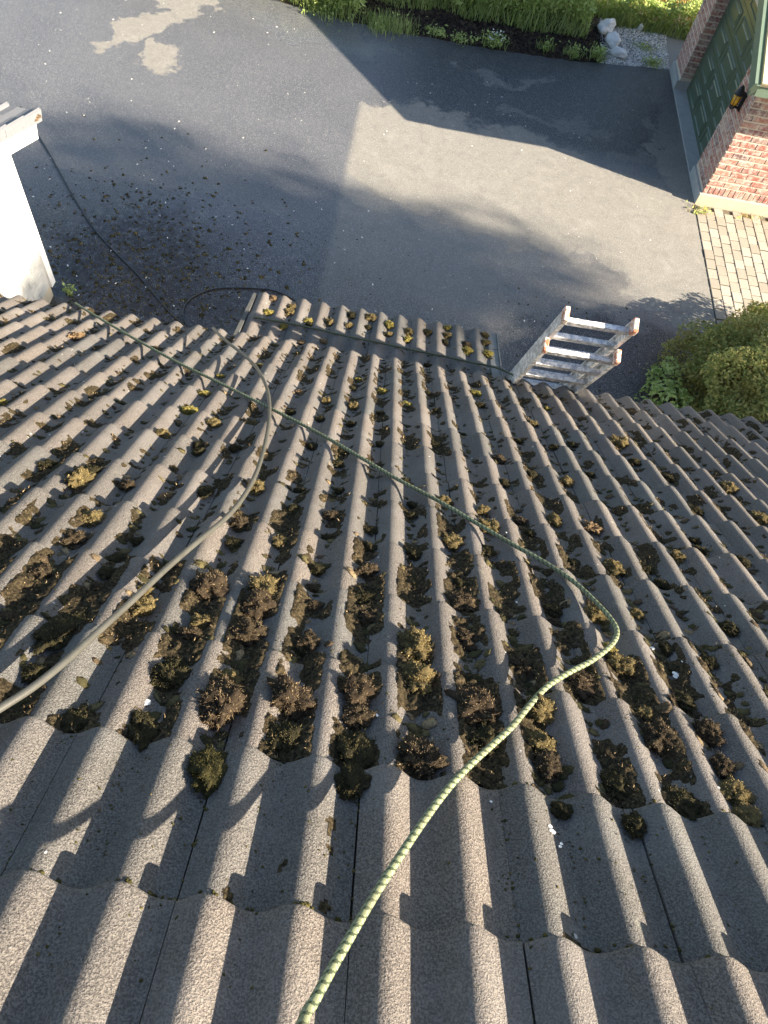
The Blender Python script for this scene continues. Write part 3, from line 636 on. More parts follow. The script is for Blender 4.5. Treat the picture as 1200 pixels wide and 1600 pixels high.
# positions: metres across, metres down the slope, width, kind
CL= [(0.067,0.739,0.111,'b'),(-0.071,0.641,0.077,'d'),(-0.076,0.732,0.093,'d'),(-0.367,0.624,0.076,'o'),(-0.256,0.865,0.112,'t'),(-0.23,0.742,0.093,'d'),(-0.076,0.926,0.088,'t'),(-0.072,0.847,0.075,'b'),(0.069,1.151,0.112,'g'),(0.072,1.0,0.095,'g'),(-0.402,0.812,0.111,'t'),(-0.409,0.91,0.061,'g'),(-0.441,0.872,0.06,'b'),(0.402,0.947,0.087,'g'),(0.348,0.832,0.075,'g'),(0.368,0.774,0.082,'b'),(-0.386,1.108,0.095,'b'),(-0.364,1.315,0.093,'g'),(-0.38,1.235,0.101,'t'),(-0.52,1.281,0.106,'t'),(-0.518,1.061,0.079,'b'),(-0.492,1.126,0.061,'g'),(-0.552,1.038,0.065,'t'),(-0.54,0.886,0.091,'d'),(-0.532,0.936,0.062,'d'),(-0.68,1.154,0.079,'g'),(-0.735,1.232,0.046,'g'),(-0.999,1.239,0.071,'b'),(-0.943,1.196,0.042,'g'),(-0.961,1.034,0.064,'b'),(-0.835,0.982,0.098,'d'),(-0.859,1.018,0.048,'g'),(-1.112,1.856,0.095,'g'),(-1.093,1.924,0.084,'d'),(-0.985,1.594,0.07,'g'),(-0.985,1.463,0.067,'b'),(-0.995,2.769,0.103,'y'),(-0.51,2.003,0.087,'g'),(-1.899,3.701,0.097,'r'),(-1.719,2.518,0.05,'y'),(-1.049,2.415,0.071,'g'),(-0.953,3.034,0.065,'y'),(-0.834,2.638,0.07,'g'),(-0.663,2.744,0.06,'g'),(-0.958,3.388,0.056,'y'),(-0.368,1.62,0.059,'g'),(-0.258,1.49,0.056,'d'),(-0.21,1.28,0.048,'b'),(-0.219,1.88,0.07,'b'),(-0.075,1.524,0.074,'b'),(-0.078,1.351,0.065,'d'),(-0.059,1.253,0.055,'b'),(-0.062,3.633,0.075,'y'),(0.078,3.462,0.073,'y'),(0.202,2.181,0.062,'g'),(0.371,2.149,0.067,'g'),(0.377,1.977,0.073,'g'),(0.224,1.822,0.069,'g'),(0.205,1.239,0.062,'b'),(0.235,1.417,0.087,'t'),(0.228,1.531,0.062,'d'),(0.309,1.799,0.06,'d'),(0.666,2.157,0.073,'g'),(0.515,2.11,0.066,'b'),(0.816,2.608,0.071,'g'),(0.826,2.141,0.093,'r'),(0.819,1.822,0.075,'g'),(0.807,1.514,0.054,'g'),(0.528,1.459,0.065,'d'),(0.502,1.391,0.051,'b'),(0.649,1.465,0.082,'g'),(0.696,1.542,0.05,'r'),(0.663,1.204,0.084,'g'),(0.524,1.094,0.08,'t'),(0.622,1.283,0.042,'y'),(1.133,1.504,0.075,'d'),(1.233,2.094,0.067,'d'),(1.124,1.98,0.069,'g'),(1.294,2.181,0.053,'d'),(1.281,3.332,0.1,'g'),(1.728,2.888,0.091,'g'),(1.72,2.532,0.089,'g'),(1.359,2.016,0.06,'d'),(0.982,3.868,0.056,'y'),(0.802,3.492,0.067,'g'),(0.527,3.937,0.073,'y'),(0.534,3.663,0.069,'d'),(0.669,3.129,0.054,'d'),(0.517,2.786,0.068,'b'),(0.217,2.858,0.057,'d'),(0.059,3.07,0.06,'d'),(0.203,0.925,0.104,'t'),(0.214,1.039,0.074,'d'),(0.367,1.142,0.067,'b'),(0.239,0.822,0.084,'d'),(0.698,0.915,0.092,'b'),(0.675,0.997,0.05,'g'),(0.654,0.72,0.083,'d'),(0.532,0.741,0.072,'d'),(0.827,0.956,0.078,'b'),(0.816,0.851,0.062,'b'),(0.81,0.768,0.083,'g'),(0.816,0.705,0.066,'g'),(0.551,0.628,0.054,'d'),(0.968,1.289,0.053,'d'),(0.387,0.644,0.041,'d'),(0.793,1.085,0.069,'d'),(-0.814,1.216,0.049,'b'),(-0.808,1.296,0.051,'d'),(-0.815,1.393,0.061,'d'),(-0.81,1.053,0.075,'d'),(-0.804,1.849,0.05,'r'),(-0.925,1.871,0.06,'b'),(-1.255,1.938,0.07,'d'),(-0.695,1.712,0.039,'g'),(-0.751,1.496,0.052,'d'),(-0.814,0.848,0.059,'d'),(-0.689,0.722,0.063,'d'),(-0.539,0.703,0.076,'d'),(-0.6,0.74,0.056,'d'),(-0.83,2.355,0.054,'d'),(-0.694,2.378,0.054,'d'),(-0.756,2.273,0.058,'d'),(-0.741,1.914,0.065,'d'),(-0.522,1.697,0.074,'b'),(-0.476,1.572,0.062,'d'),(-0.262,1.08,0.057,'d'),(-0.206,1.108,0.068,'b'),(-0.266,1.39,0.046,'b'),(0.017,2.31,0.043,'d'),(0.095,2.11,0.046,'d'),(0.079,1.986,0.054,'d'),(0.085,1.681,0.057,'d'),(0.091,1.512,0.057,'d'),(-0.045,2.718,0.042,'d'),(1.31,3.048,0.067,'d'),(1.399,2.908,0.065,'d'),(1.4,2.522,0.07,'d'),(0.955,1.854,0.052,'d'),(0.881,1.323,0.05,'d'),(1.084,1.37,0.048,'d'),(1.018,1.756,0.06,'d'),(0.238,1.201,0.047,'b'),(-0.335,2.071,0.055,'d'),(-0.338,1.893,0.056,'d'),(-0.206,1.73,0.049,'d'),(-0.176,2.133,0.046,'d'),(-0.052,1.832,0.051,'d'),(-0.081,1.675,0.057,'d'),(0.73,1.494,0.054,'d'),(0.566,1.986,0.049,'d'),(0.679,1.818,0.051,'d'),(0.482,2.497,0.057,'d'),(0.622,2.631,0.06,'d'),(0.898,3.056,0.06,'d'),(1.0,2.787,0.056,'d'),(1.02,3.212,0.056,'d'),(-0.814,3.784,0.062,'y'),(0.255,4.498,0.063,'d'),(-0.209,3.836,0.055,'y'),(-0.199,3.407,0.05,'y'),(-0.215,3.25,0.069,'g'),(-0.069,3.629,0.06,'y'),(-0.355,3.256,0.062,'g'),(-0.36,2.95,0.058,'d'),(-0.518,3.337,0.049,'r'),(-0.512,2.976,0.058,'d'),(-0.364,2.57,0.052,'d'),(-0.203,2.56,0.052,'d'),(0.702,4.448,0.054,'r'),(-0.179,2.94,0.058,'d'),(-0.261,2.376,0.055,'d'),(-0.054,3.22,0.055,'d'),(0.27,3.394,0.05,'d'),(0.356,3.102,0.047,'d'),(0.171,3.729,0.046,'d'),(-0.288,3.596,0.045,'d')]
CX= [(-0.978,-0.259,0.076,'y'),(-0.829,-0.204,0.077,'g'),(-0.813,-0.123,0.068,'g'),(-0.663,-0.29,0.076,'y'),(-0.514,-0.257,0.076,'g'),(-0.84,-0.453,0.069,'y'),(-0.351,-0.093,0.078,'d'),(-0.355,-0.252,0.067,'g'),(-0.213,-0.086,0.088,'g'),(-0.07,-0.15,0.087,'y'),(-0.067,-0.292,0.067,'g'),(0.089,-0.197,0.077,'g'),(0.08,-0.341,0.076,'y'),(-0.514,-0.562,0.059,'r'),(-0.676,-0.617,0.054,'r'),(0.236,-0.156,0.078,'d'),(0.39,-0.04,0.069,'y'),(0.38,-0.158,0.078,'g'),(0.521,-0.25,0.077,'b'),(0.518,-0.368,0.085,'y'),(0.673,-0.056,0.069,'g'),(0.668,-0.171,0.073,'g'),(0.683,-0.362,0.086,'y'),(-0.98,-0.033,0.069,'r'),(-0.608,-0.381,0.065,'d'),(-0.241,-0.231,0.058,'d'),(0.32,-0.259,0.058,'d')]
def lap(s): return -(math.ceil(s/G-1e-6)*G-s)*.0200/.34   # tiles tilt: their heads lie lower than their noses
ORD = ['', 'first', 'second', 'third', 'fourth', 'fifth', 'sixth', 'seventh', 'eighth', 'ninth', 'tenth', 'eleventh', 'twelfth', 'thirteenth', 'fourteenth', 'fifteenth', 'sixteenth', 'seventeenth', 'eighteenth', 'nineteenth', 'twentieth']
KN = dict(g='golden', y='yellow-green', b='brown', t='twiggy brown', d='dark', o='olive', r='dry tan')
recs = []
for (x, s, wd_, k) in CL: recs.append((x, s, wd_, k, 0))
for (x, s, wd_, k) in CX: recs.append((x, s, wd_, k, 1))
labels = []
for (x, s, wd_, k, p) in recs:
    sz = 'large' if wd_ > .085 else ('medium' if wd_ > .055 else 'small')
    nn = math.floor(x/PIT)+8                   # trough number counted from the left edge of the porch roof
    if p: a = '%s %s moss clump, %s porch-roof course' % (sz, KN[k], ('lowest', 'middle', 'upper')[min(2, int(-s/G))])
    else: a = '%s %s moss clump, %s course above eave' % (sz, KN[k], ORD[max(1, min(13, int((13*G-s)/G)+1))])
    b = '%s trough %s of porch edge' % (ORD[min(20, nn if nn >= 1 else 1-nn)], 'right' if nn >= 1 else 'left')
    labels.append(a+', '+b)
for i, (x, s, wd_, k, p) in enumerate(recs):
    lab = labels[i]; same = [j for j in range(len(recs)) if labels[j] == lab]
    if len(same) > 1:
        same.sort(key=lambda j: recs[j][1]); q = same.index(i)
        lab = lab+(', eave side' if q == len(same)-1 else (', ridge side' if q == 0 else ', middle'))
    xv = PIT*(math.floor(x/PIT)+.5); x2 = x*.35+xv*.65 if not (p and s > -.08 and k == 'r') else x
    o = bpy.data.objects.new('moss_clump', random.choice(VAR[k])); COL.objects.link(o)
    tag(o, lab, 'moss', 'moss clumps on the roof')
    sc_ = wd_*.55; Mf = frame(PO, PD, PN, x2, s, prof(x2)+sc_*.28+lap(s)) if p else frame(O, D, N, x2, s, prof(x2)+sc_*.30+lap(s))
    o.matrix_basis = Mf @ Matrix.Rotation(random.uniform(0, 6.28) if k not in 'do' else random.uniform(-.3, .3), 4, 'Z') @ Matrix.Diagonal((sc_*random.uniform(.9, 1.1), sc_*random.uniform(.85, 1.15), sc_*random.uniform(.8, 1.1), 1))
# fine moss lying in the troughs: nobody could count it
def litter(name, cells, seed, parent=None):
    r = np.random.default_rng(seed); VV = []; FF = []; b = 0
    def tm(fine):
        bv, bf = (I2, F2) if fine else (I1, F1); n_ = 130 if fine else 44
        V = bv.copy(); o_ = r.uniform(-40, 40, 3); V *= np.array([1+.55*mnoise.noise(Vector(v*1.6+o_))+.35*mnoise.noise(Vector(v*4+o_)) for v in V])[:, None]*.85
        V *= [1, r.uniform(.7, 1.5), .5]
        SV, SF = strands(V[r.integers(0, len(V), n_)]*.92, V[r.integers(0, len(V), n_)]*.3+r.normal(size=(n_, 3))*[.9, .9, .7]+[0, 0, .35], r.uniform(.2, .6, n_), r.uniform(.022, .05, n_)*(1 if fine else 1.5), r)
        return np.concatenate([V, SV]), np.concatenate([bf, SF+len(V)])
    fineT = [tm(True) for q in range(6)]; tmpl = [tm(False) for q in range(6)]
    for (M, x, s, sz) in cells:
        V, F = (fineT if M is not None and s < 4.6*G and sz > .0065 else tmpl)[r.integers(0, 6)]; a = r.uniform(0, 6.28); c, sn = math.cos(a), math.sin(a)
        W = V*sz*[r.uniform(.8, 1.4), r.uniform(.8, 1.4), r.uniform(.6, 1.1)]
        W = np.c_[W[:, 0]*c-W[:, 1]*sn+x, W[:, 0]*sn+W[:, 1]*c+s, W[:, 2]]
        sag = np.array([prof(xx) for xx in W[:, 0]]) if M is not None else 0
        W[:, 2] += sag+(lap(s) if M is not None else 0)
        if M is not None: A = np.array(M); W = W @ A[:3, :3].T+A[:3, 3]
        VV.append(W); FF.append(F+b); b += len(W)
    me = mesh(name, np.concatenate(VV), np.concatenate(FF)); return me
MR = frame(O, D, N, 0, 0, .001); MP = frame(PO, PD, PN, 0, 0, .001)
cells = []; cellsg = []
for n in range(-20, 19):
    ph = random.uniform(0, 9)
    for k in range(1, 14):
        if not any(inframe(O+Vector(((n+.5)*PIT, 0, 0))+D*((k-q)*G), 30) for q in (0, .5, 1)): continue
        dens = {1: 0, 2: 0, 3: 20, 4: 24, 5: 20, 6: 15, 7: 13, 8: 12, 9: 12, 10: 12, 11: 12, 12: 12, 13: 13}[k]
        if n < -8 and k > 6: dens = int(dens*.75)
        dens = max(0, int(dens*(.55+.9*(.5+.5*mnoise.noise((n*.7, k*.6, 2))))))
        for q in range(dens):
            sfrac = random.random()
            # moss gathers against the nose of the tile above and in the trough
            if random.random() < .3: sfrac = random.uniform(.0, .18)
            x = (n+.5)*PIT+random.gauss(-.004, .019); s = (k-1)*G+sfrac*G
            sz = random.uniform(.007, .017)*(1.2 if k in (3, 4, 5) else 1.0)
            (cells if random.random() < .72 else cellsg).append((MR, x, s, sz))
for n in range(-7, 5):
    for q in range(18): (cells if random.random() < .5 else cellsg).append((MP, (n+.5)*PIT+random.gauss(0, .018), random.uniform(-.80, -.01), random.uniform(.006, .012)))
VV = []; FF = []; SP = []; base_i = 0
hx = np.linspace(-.060, .060, 17); hy = np.linspace(0, 1, 40)
AMPK = {2: .010, 3: .024, 4: .024, 5: .021, 6: .018, 7: .016, 8: .015, 9: .014, 10: .014, 11: .014, 12: .014, 13: .016}
BIAS = {2: -.50, 3: -.02, 4: .04, 5: -.02, 6: -.08, 7: -.08, 8: -.08, 9: -.08, 10: -.08, 11: -.08, 12: -.07, 13: .0}
for n in range(-20, 19):
    for k in range(2, 14):
        if not any(inframe(O+Vector(((n+.5)*PIT, 0, 0))+D*((k-q)*G), 20) for q in (0, .5, 1)): continue
        bias = BIAS[k]+(-.10 if n > 5 else 0)+(.06 if -6 < n < 3 and k < 7 else 0)+.20*mnoise.noise((n*1.3, k*.9, 7))
        X_, S_, H_k = [], [], []
        for f_ in hy:
            s = (k-1)*G+f_*G*.995+.001
            for q in hx:
                x = (n+.5)*PIT+q; w_ = max(0, 1-(q/.060)**2)**.6
                cov = mnoise.noise((x*9, s*7, 3.3))*.8+mnoise.noise((x*24, s*22, 8.1))*.45+bias+(.25*(1-f_/.22) if f_ < .22 else 0)
                fine = mnoise.noise((x*75, s*75, 1.7)); ff = mnoise.noise((x*190, s*190, 4.4))
                h = AMPK[k]*w_*min(1, max(0, cov*2.2))*(.75+.65*fine+.35*ff)-.0012
                X_.append(x+.002*ff); S_.append(s); H_k.append(h)
        X_, S_, H_k = map(np.array, (X_, S_, H_k)); I = np.arange(len(X_)).reshape(len(hy), len(hx))
        F_ = np.stack([I[:-1, :-1], I[:-1, 1:], I[1:, 1:], I[1:, :-1]], -1).reshape(-1, 4)
        F_ = F_[(H_k[F_] > .0004).sum(1) >= 2]
        if not len(F_): continue
        Z_ = np.array([prof(a) for a in X_])+H_k-(k*G-S_)*.0200/.34
        A = np.array(frame(O, D, N)); P_ = np.c_[X_, S_, Z_] @ A[:3, :3].T+A[:3, 3]
        use = np.unique(F_); mp = -np.ones(len(X_), int); mp[use] = np.arange(len(use))
        VV.append(P_[use]); FF.append(mp[F_]+base_i); base_i += len(use)
        top_ = use[H_k[use] > .004]
        if len(top_):
            pick = rng.choice(top_, min(len(top_), 150 if k < 6 else 45)); SP.append(np.c_[P_[pick]+rng.normal(size=(len(pick), 3))*.002, np.full(len(pick), 1.0 if k < 6 else 1.5)])
cv, cf = np.concatenate(VV), np.concatenate(FF)
SP = np.concatenate(SP); sv, sf = strands(SP[:, :3], rng.normal(size=(len(SP), 3))*.7+np.array(N[:])*1.0, rng.uniform(.003, .009, len(SP))*SP[:, 3], rng.uniform(.0006, .0014, len(SP))*SP[:, 3], rng)
n_ = NT('moss_carpet', .98, .1)
n_.out(n_.mix(n_.step(n_.noise(120, 4, .7), .40, .66), n_.mix(n_.noise(7, 3), (.014, .011, .007), (.030, .025, .014)), n_.mix(n_.noise(5, 3), (.070, .050, .030), (.105, .082, .042))), None, n_.bump(n_.noise(420, 3), .9, .004))
cme = mesh('moss_carpet', cv, np.concatenate([cf[:, [0, 1, 2]], cf[:, [0, 2, 3]]]), True)
tag(mk('moss_carpet', cme, n_.m), 'soggy dark moss and dirt filling the troughs between tile crests', 'moss', kind='stuff')
tag(mk('moss_fringe', mesh('moss_fringe', sv, sf), MOSS['t']), 'fine brown moss fringe standing on the dark trough moss', 'moss', kind='stuff')
tag(mk('moss_litter', litter('moss_litter', cells, 5), MOSS['d']), 'thin dark moss lying along the roof tile troughs', 'moss', kind='stuff')
tag(mk('moss_crumbs', litter('moss_crumbs', cellsg, 6), MOSS['b']), 'brown loose moss crumbs scattered in the roof tile troughs', 'moss', kind='stuff')
# moss lines in the joints of the near courses and grit on the crests
jc = []
for k in (1, 2, 3, 4):
    for t in range(-6, 8):
        for q in range(14):
            if random.random() < (.55 if k > 1 else .25): jc.append((MR, (2*t-.36)*PIT+random.gauss(0, .002), (k-1)*G+random.random()*G*(.9 if k > 1 else .4), random.uniform(.0025, .0045)))
    for i in range(240 if k > 1 else 40):
        jc.append((MR, random.uniform(-1.2, 1.2), (k-1)*G+random.uniform(0, .016), random.uniform(.0025, .006)))
for i in range(500): jc.append((MR, (random.randint(-7, 7)+.5)*PIT+random.gauss(0, .022), random.uniform(.6, 2.0)*G, random.uniform(.0012, .0032)))
for i in range(2200):
    s = random.gauss(3.4, 1.1)*G
    if s < 1.2*G or s > 6.5*G: continue
    jc.append((MR, random.uniform(-1.5, 1.6), s, random.uniform(.0012, .003)))
tag(mk('joint_moss', litter('joint_moss', jc, 8), MOSS['o']), 'olive moss crumbs in the tile joints and on the tile crests', 'moss', kind='stuff')
# pale droppings and petals on roof and ground
fl = MB()
for i in range(90):
    x = random.uniform(-2.2, 2.6); s = random.uniform(.8, 13)*G; z = prof(x)+.003+lap(s); r_ = random.uniform(.002, .005)
    M = frame(O, D, N, x, s, z); n = 6; a0 = random.uniform(0, 6)
    fl.add([tuple(M @ Vector((math.cos(a0+a)*r_*random.uniform(.5, 1.2), math.sin(a0+a)*r_*random.uniform(.7, 1.6), .001))) for a in np.linspace(0, 6.28, n, endpoint=False)], [tuple(range(n))])
for (x, s, r_) in ((-.075, 1.94*G, .012), (.345, 1.72*G, .006), (.355, 1.64*G, .004), (.84, 3.55*G, .009), (.80, 3.85*G, .008), (-.55, 2.35*G, .008)):
    for q in range(3):
        M = frame(O, D, N, x+random.uniform(-.006, .006), s+random.uniform(-.008, .008), prof(x)+.004+lap(s))
        fl.add([tuple(M @ Vector((math.cos(a)*r_*random.uniform(.6, 1.1), math.sin(a)*r_*random.uniform(.6, 1.1), .001*q))) for a in np.linspace(0, 6.28, 9, endpoint=False)], [tuple(range(9))])
tag(mk('droppings', fl.mesh('droppings'), FLECK), 'pale bird droppings and flecks spotted over the roof tiles', 'droppings', kind='stuff')
fg = MB()
for i in range(260):
    x = random.uniform(-6, 4.2); y = random.uniform(5, 13); l_ = random.uniform(.005, .022); a = random.uniform(0, 3.14); w_ = l_*random.uniform(.2, .6)
    u = Vector((math.cos(a), math.sin(a), 0))*l_; v = Vector((-math.sin(a), math.cos(a), 0))*w_; c = Vector((x, y, .006))
    fg.add([c-u, c+v+Vector((0, 0, .004)), c+u, c-v], [(0, 1, 2, 3)])
tag(mk('petals', fg.mesh('petals'), FLECK), 'white petals and bits strewn over the wet asphalt', 'petals', kind='stuff')
gl = []
for i in range(2400):
    x = random.gauss(-3.0, .9); y = random.gauss(6.4, 1.0)
    if x < -3.7 and y < 6.3: continue
    gl.append((None, x, y, abs(random.gauss(.007, .007))+.005))
for i in range(120): gl.append((None, random.uniform(1.6, 3.6), random.uniform(5.0, 7.6), random.uniform(.006, .016)))
for i in range(500): gl.append((None, random.uniform(-5, 1), random.uniform(5, 8.5), random.uniform(.004, .010)))
lg = litter('washed_moss', gl, 9); tag(mk('washed_moss', lg, MOSS['d']), 'brown moss debris washed down onto the wet asphalt by the white wall', 'moss', kind='stuff')

# ------------------------------------------------------------------ ropes and hoses
ROPE= [(-2.007, 3.416, 2.753), (-1.935, 3.348, 2.799), (-1.703, 3.14, 2.939), (-1.367, 2.849, 3.136), (-1.054, 2.592, 3.309), (-0.808, 2.414, 3.429), (-0.603, 2.262, 3.532), (-0.414, 2.122, 3.626), (-0.173, 1.936, 3.751), (0.015, 1.767, 3.866), (0.184, 1.614, 3.968), (0.338, 1.492, 4.051), (0.477, 1.366, 4.136), (0.604, 1.251, 4.213), (0.702, 1.167, 4.27), (0.78, 1.079, 4.33), (0.828, 0.985, 4.393), (0.854, 0.907, 4.446), (0.853, 0.85, 4.484), (0.815, 0.79, 4.525), (0.735, 0.715, 4.575), (0.656, 0.658, 4.613), (0.579, 0.595, 4.656), (0.513, 0.519, 4.707), (0.462, 0.455, 4.75), (0.407, 0.398, 4.789), (0.347, 0.337, 4.835), (0.291, 0.273, 4.887), (0.233, 0.194, 4.953), (0.181, 0.117, 5.023), (0.136, 0.048, 5.087), (0.102, -0.008, 5.147), (0.076, -0.051, 5.197), (0.057, -0.084, 5.237), (0.044, -0.107, 5.27)]
ROPE2 = [(-0.866, 3.702, 2.604), (-0.759, 3.701, 2.605), (-0.62, 3.701, 2.605), (-0.433, 3.689, 2.608), (-0.197, 3.656, 2.619), (0.037, 3.641, 2.623), (0.271, 3.618, 2.631), (0.505, 3.603, 2.635), (0.692, 3.582, 2.642), (0.832, 3.574, 2.645), (0.914, 3.51, 2.7), (0.975, 3.45, 2.735), (1.0, 3.4, 2.775)]
HOSE= [(-1.008, 3.176, 2.99), (-0.896, 3.01, 3.09), (-0.757, 2.837, 3.194), (-0.649, 2.693, 3.28), (-0.557, 2.51, 3.391), (-0.485, 2.305, 3.519), (-0.432, 2.072, 3.669), (-0.398, 1.854, 3.816), (-0.374, 1.632, 3.966), (-0.363, 1.438, 4.097), (-0.37, 1.265, 4.214), (-0.395, 1.121, 4.31), (-0.437, 0.986, 4.402), (-0.482, 0.834, 4.504), (-0.52, 0.68, 4.608), (-0.553, 0.555, 4.693), (-0.58, 0.456, 4.759), (-0.608, 0.378, 4.812), (-0.64, 0.319, 4.852), (-0.675, 0.255, 4.895), (-0.712, 0.187, 4.941)]
GH = [(-5.411, 9.487, 0.012), (-5.252, 9.267, 0.012), (-4.978, 8.936, 0.012), (-4.669, 8.541, 0.012), (-4.355, 8.11, 0.012), (-4.035, 7.689, 0.012), (-3.67, 7.251, 0.012), (-3.282, 6.89, 0.012), (-2.968, 6.618, 0.012), (-2.699, 6.344, 0.012), (-2.473, 6.124, 0.012), (-2.251, 5.941, 0.012), (-2.113, 5.837, 0.012)]
GL = [(-2.113, 5.837, 0.012), (-2.247, 6.016, 0.012), (-2.292, 6.167, 0.012), (-2.272, 6.336, 0.012), (-2.155, 6.498, 0.012), (-1.984, 6.607, 0.012), (-1.76, 6.673, 0.012), (-1.53, 6.717, 0.012), (-1.292, 6.729, 0.012), (-1.034, 6.631, 0.012), (-0.845, 6.452, 0.012)]
def sagrope(P, amp=0.0): return P
P, t = resample(catmull(ROPE+[(.02, -.20, 5.40), (.0, -.42, 5.56), (.0, -.70, 5.69), (.02, -.95, 5.80)], 8), .0032)
tag(mk('safety_rope', tube('safety_rope', P, t, .0078, 12, True), ROPEM), 'long green and yellow braided rope snaking over the roof toward the camera', 'rope')
P, t = resample(catmull(ROPE2, 8), .006)
r2 = mk('tie_rope', tube('tie_rope', P, t, .0072, 10, True), ROPED); tag(r2, 'dark green rope stretched across the top of the porch roof to the ladder', 'rope')
P, t = resample(catmull(HOSE, 8), .012)
tag(mk('roof_hose', tube('roof_hose', P, t, .0090, 14), HOSEM), 'dusty grey hose curving down the roof tiles on the left', 'hose')
P, t = resample(catmull(GH, 6), .04)
tag(mk('ground_hose', tube('ground_hose', P, t, .0095, 10), HOSEB), 'black hose running across the wet asphalt from the white wall', 'hose')
P, t = resample(catmull(GL, 6), .03)
tag(mk('looped_hose', tube('looped_hose', P, t, .0095, 10), HOSEB), 'black hose loop on the asphalt beside the left porch roof edge', 'hose')
# ------------------------------------------------------------------ vegetation
def blades(P, H, W, lean, r, seg=3):
    n = len(P); a = r.uniform(0, 2*np.pi, n); dr = np.c_[np.cos(a), np.sin(a), np.zeros(n)]; sd = np.c_[-np.sin(a), np.cos(a), np.zeros(n)]
    rows = []
    for j in range(seg+1):
        q = j/seg; c = P+dr*(lean*H*q**1.8)[:, None]+np.c_[np.zeros((n, 2)), H*(q-.18*lean*q*q)]
        wq = (W*(1-q**1.5)+.0004)[:, None]; rows += [c-sd*wq, c+sd*wq]
    V = np.stack(rows, 1).reshape(-1, 3); m = 2*(seg+1); b = (np.arange(n)*m)[:, None]
    F = np.concatenate([b+[2*j, 2*j+1, 2*j+3, 2*j+2] for j in range(seg)]); return V, F
def leaves(P, Nn, L, W, r):
    n = len(P); Nn = Nn/np.linalg.norm(Nn, axis=1)[:, None]; A = np.cross(Nn, r.normal(size=(n, 3))); A /= np.linalg.norm(A, axis=1)[:, None]; B = np.cross(Nn, A)
    L = L[:, None]; W = W[:, None]
    V = np.stack([P-A*L, P+B*W+Nn*W*.35, P+A*L, P-B*W+Nn*W*.35], 1).reshape(-1, 3)
    b = (np.arange(n)*4)[:, None]; F = np.concatenate([b+[0, 1, 2], b+[0, 2, 3]]); return V, F
r = np.random.default_rng(21)
def zb(x, y): return np.array([bedz(a, b) if b < 16.2 and a < 7 else .15 for a, b in zip(x, y)])
# tall green growth behind the bed
n = 12000; x = r.uniform(-6, 6.5, n); lowy = np.array([max(13.62 if -2.9 < q < -.9 else 0, yedge(q)+(.62 if q > -1.2 else .05)+.18*mnoise.noise((q*1.3, 5, 0))) for q in x]); lowy = np.where(x > 3.0, 14.95, lowy)
y = lowy+r.exponential(.55, n); k = (y < 16.6-np.clip(x-2.2, 0, 2)*.55); x, y = x[k], y[k]
V, F = blades(np.c_[x, y, zb(x, y)-.02], r.uniform(.08, .26, len(x))*np.where(x < -.9, 1.4, 1.0)*r.choice([1, 1, 1, 1.9], len(x)), r.uniform(.004, .010, len(x)), r.uniform(.2, .9, len(x)), r)
tag(mk('tall_grass', mesh('tall_grass', V, F), GRASS), 'tall green grass and weeds along the far edge of the driveway', 'grass', kind='stuff')
n = 24000; x = r.uniform(-6, 6.5, n); lowy = np.array([yedge(q)+(.75 if q > -1.0 else .06)+.22*mnoise.noise((q*1.1, 9, 0)) for q in x]); lowy = np.where(x > 3.0, 15.0, lowy)
y = lowy+r.exponential(.5, n); k = (y < 16.4-np.clip(x-2.2, 0, 2)*.5); x, y = x[k], y[k]
hh = (.10+.42*np.sqrt(r.uniform(0, 1, len(x))))*(.75+.5*np.array([abs(mnoise.noise((a*1.7, b*1.7, 3))) for a, b in zip(x, y)])*1.6)
V, F = leaves(np.c_[x, y, zb(x, y)+hh], r.normal(size=(len(x), 3))*.5+[.1, -.3, 1], r.uniform(.022, .06, len(x)), r.uniform(.010, .026, len(x)), r)
tag(mk('leafy_weeds', mesh('leafy_weeds', V, F), LEAFD), 'bright green leafy weeds thick behind the dark mulch bed', 'weeds', kind='stuff')
n = 12000; x = r.uniform(-2, 9, n); y = r.uniform(15.35, 20.5, n); k = (y > 16.5-.50*np.clip(x-2.0, 0, 2.3)); x, y = x[k], y[k]
V, F = blades(np.c_[x, y, np.full(len(x), .12)], r.uniform(.35, .65, len(x)), r.uniform(.006, .014, len(x)), r.uniform(.3, 1.0, len(x)), r)
tag(mk('straw_field', mesh('straw_field', V, F), STRAW), 'golden dry grass field beyond the garage corner', 'grass', kind='stuff')
# bark mulch and gravel
n = 5200; x = r.uniform(-1.6, 3.35, n); y = np.array([yedge(q) for q in x])+.03+r.random(n)*.95
cp = np.c_[x, y, zb(x, y)+.008]; a = r.uniform(0, 3.14, n); L = r.uniform(.012, .040, n); W = r.uniform(.004, .012, n)
u = np.c_[np.cos(a)*L, np.sin(a)*L, r.normal(size=n)*.012]; v = np.c_[-np.sin(a)*W, np.cos(a)*W, r.normal(size=n)*.004]; up = np.c_[np.zeros((n, 2)), r.uniform(.004, .012, n)]
V = np.stack([cp-u-v, cp-u+v, cp+u+v, cp+u-v, cp-u*.8+up, cp+u*.8+up], 1).reshape(-1, 3); b = (np.arange(n)*6)[:, None]
F = np.concatenate([b+[0, 4, 1], b+[0, 3, 5], b+[0, 5, 4], b+[1, 4, 5], b+[1, 5, 2], b+[2, 5, 3]])
tag(mk('bark_mulch', mesh('bark_mulch', V, F), CHIP), 'dark bark mulch strewn over the planting bed by the driveway', 'mulch', kind='stuff')
n = 4200; x = r.uniform(3.25, 4.56, n); y = r.uniform(13.72, 15.1, n); k = (y > np.array([yedge(q) for q in x])+.01) & (y < 15.15-.25*np.abs(x-3.9)); x, y = x[k], y[k]; n = len(x)
s = r.uniform(.009, .022, n); J = r.uniform(.6, 1.3, (n, 6)); base = np.array([[1, 0, 0], [-1, 0, 0], [0, 1, 0], [0, -1, 0], [0, 0, 1], [0, 0, -1.]])
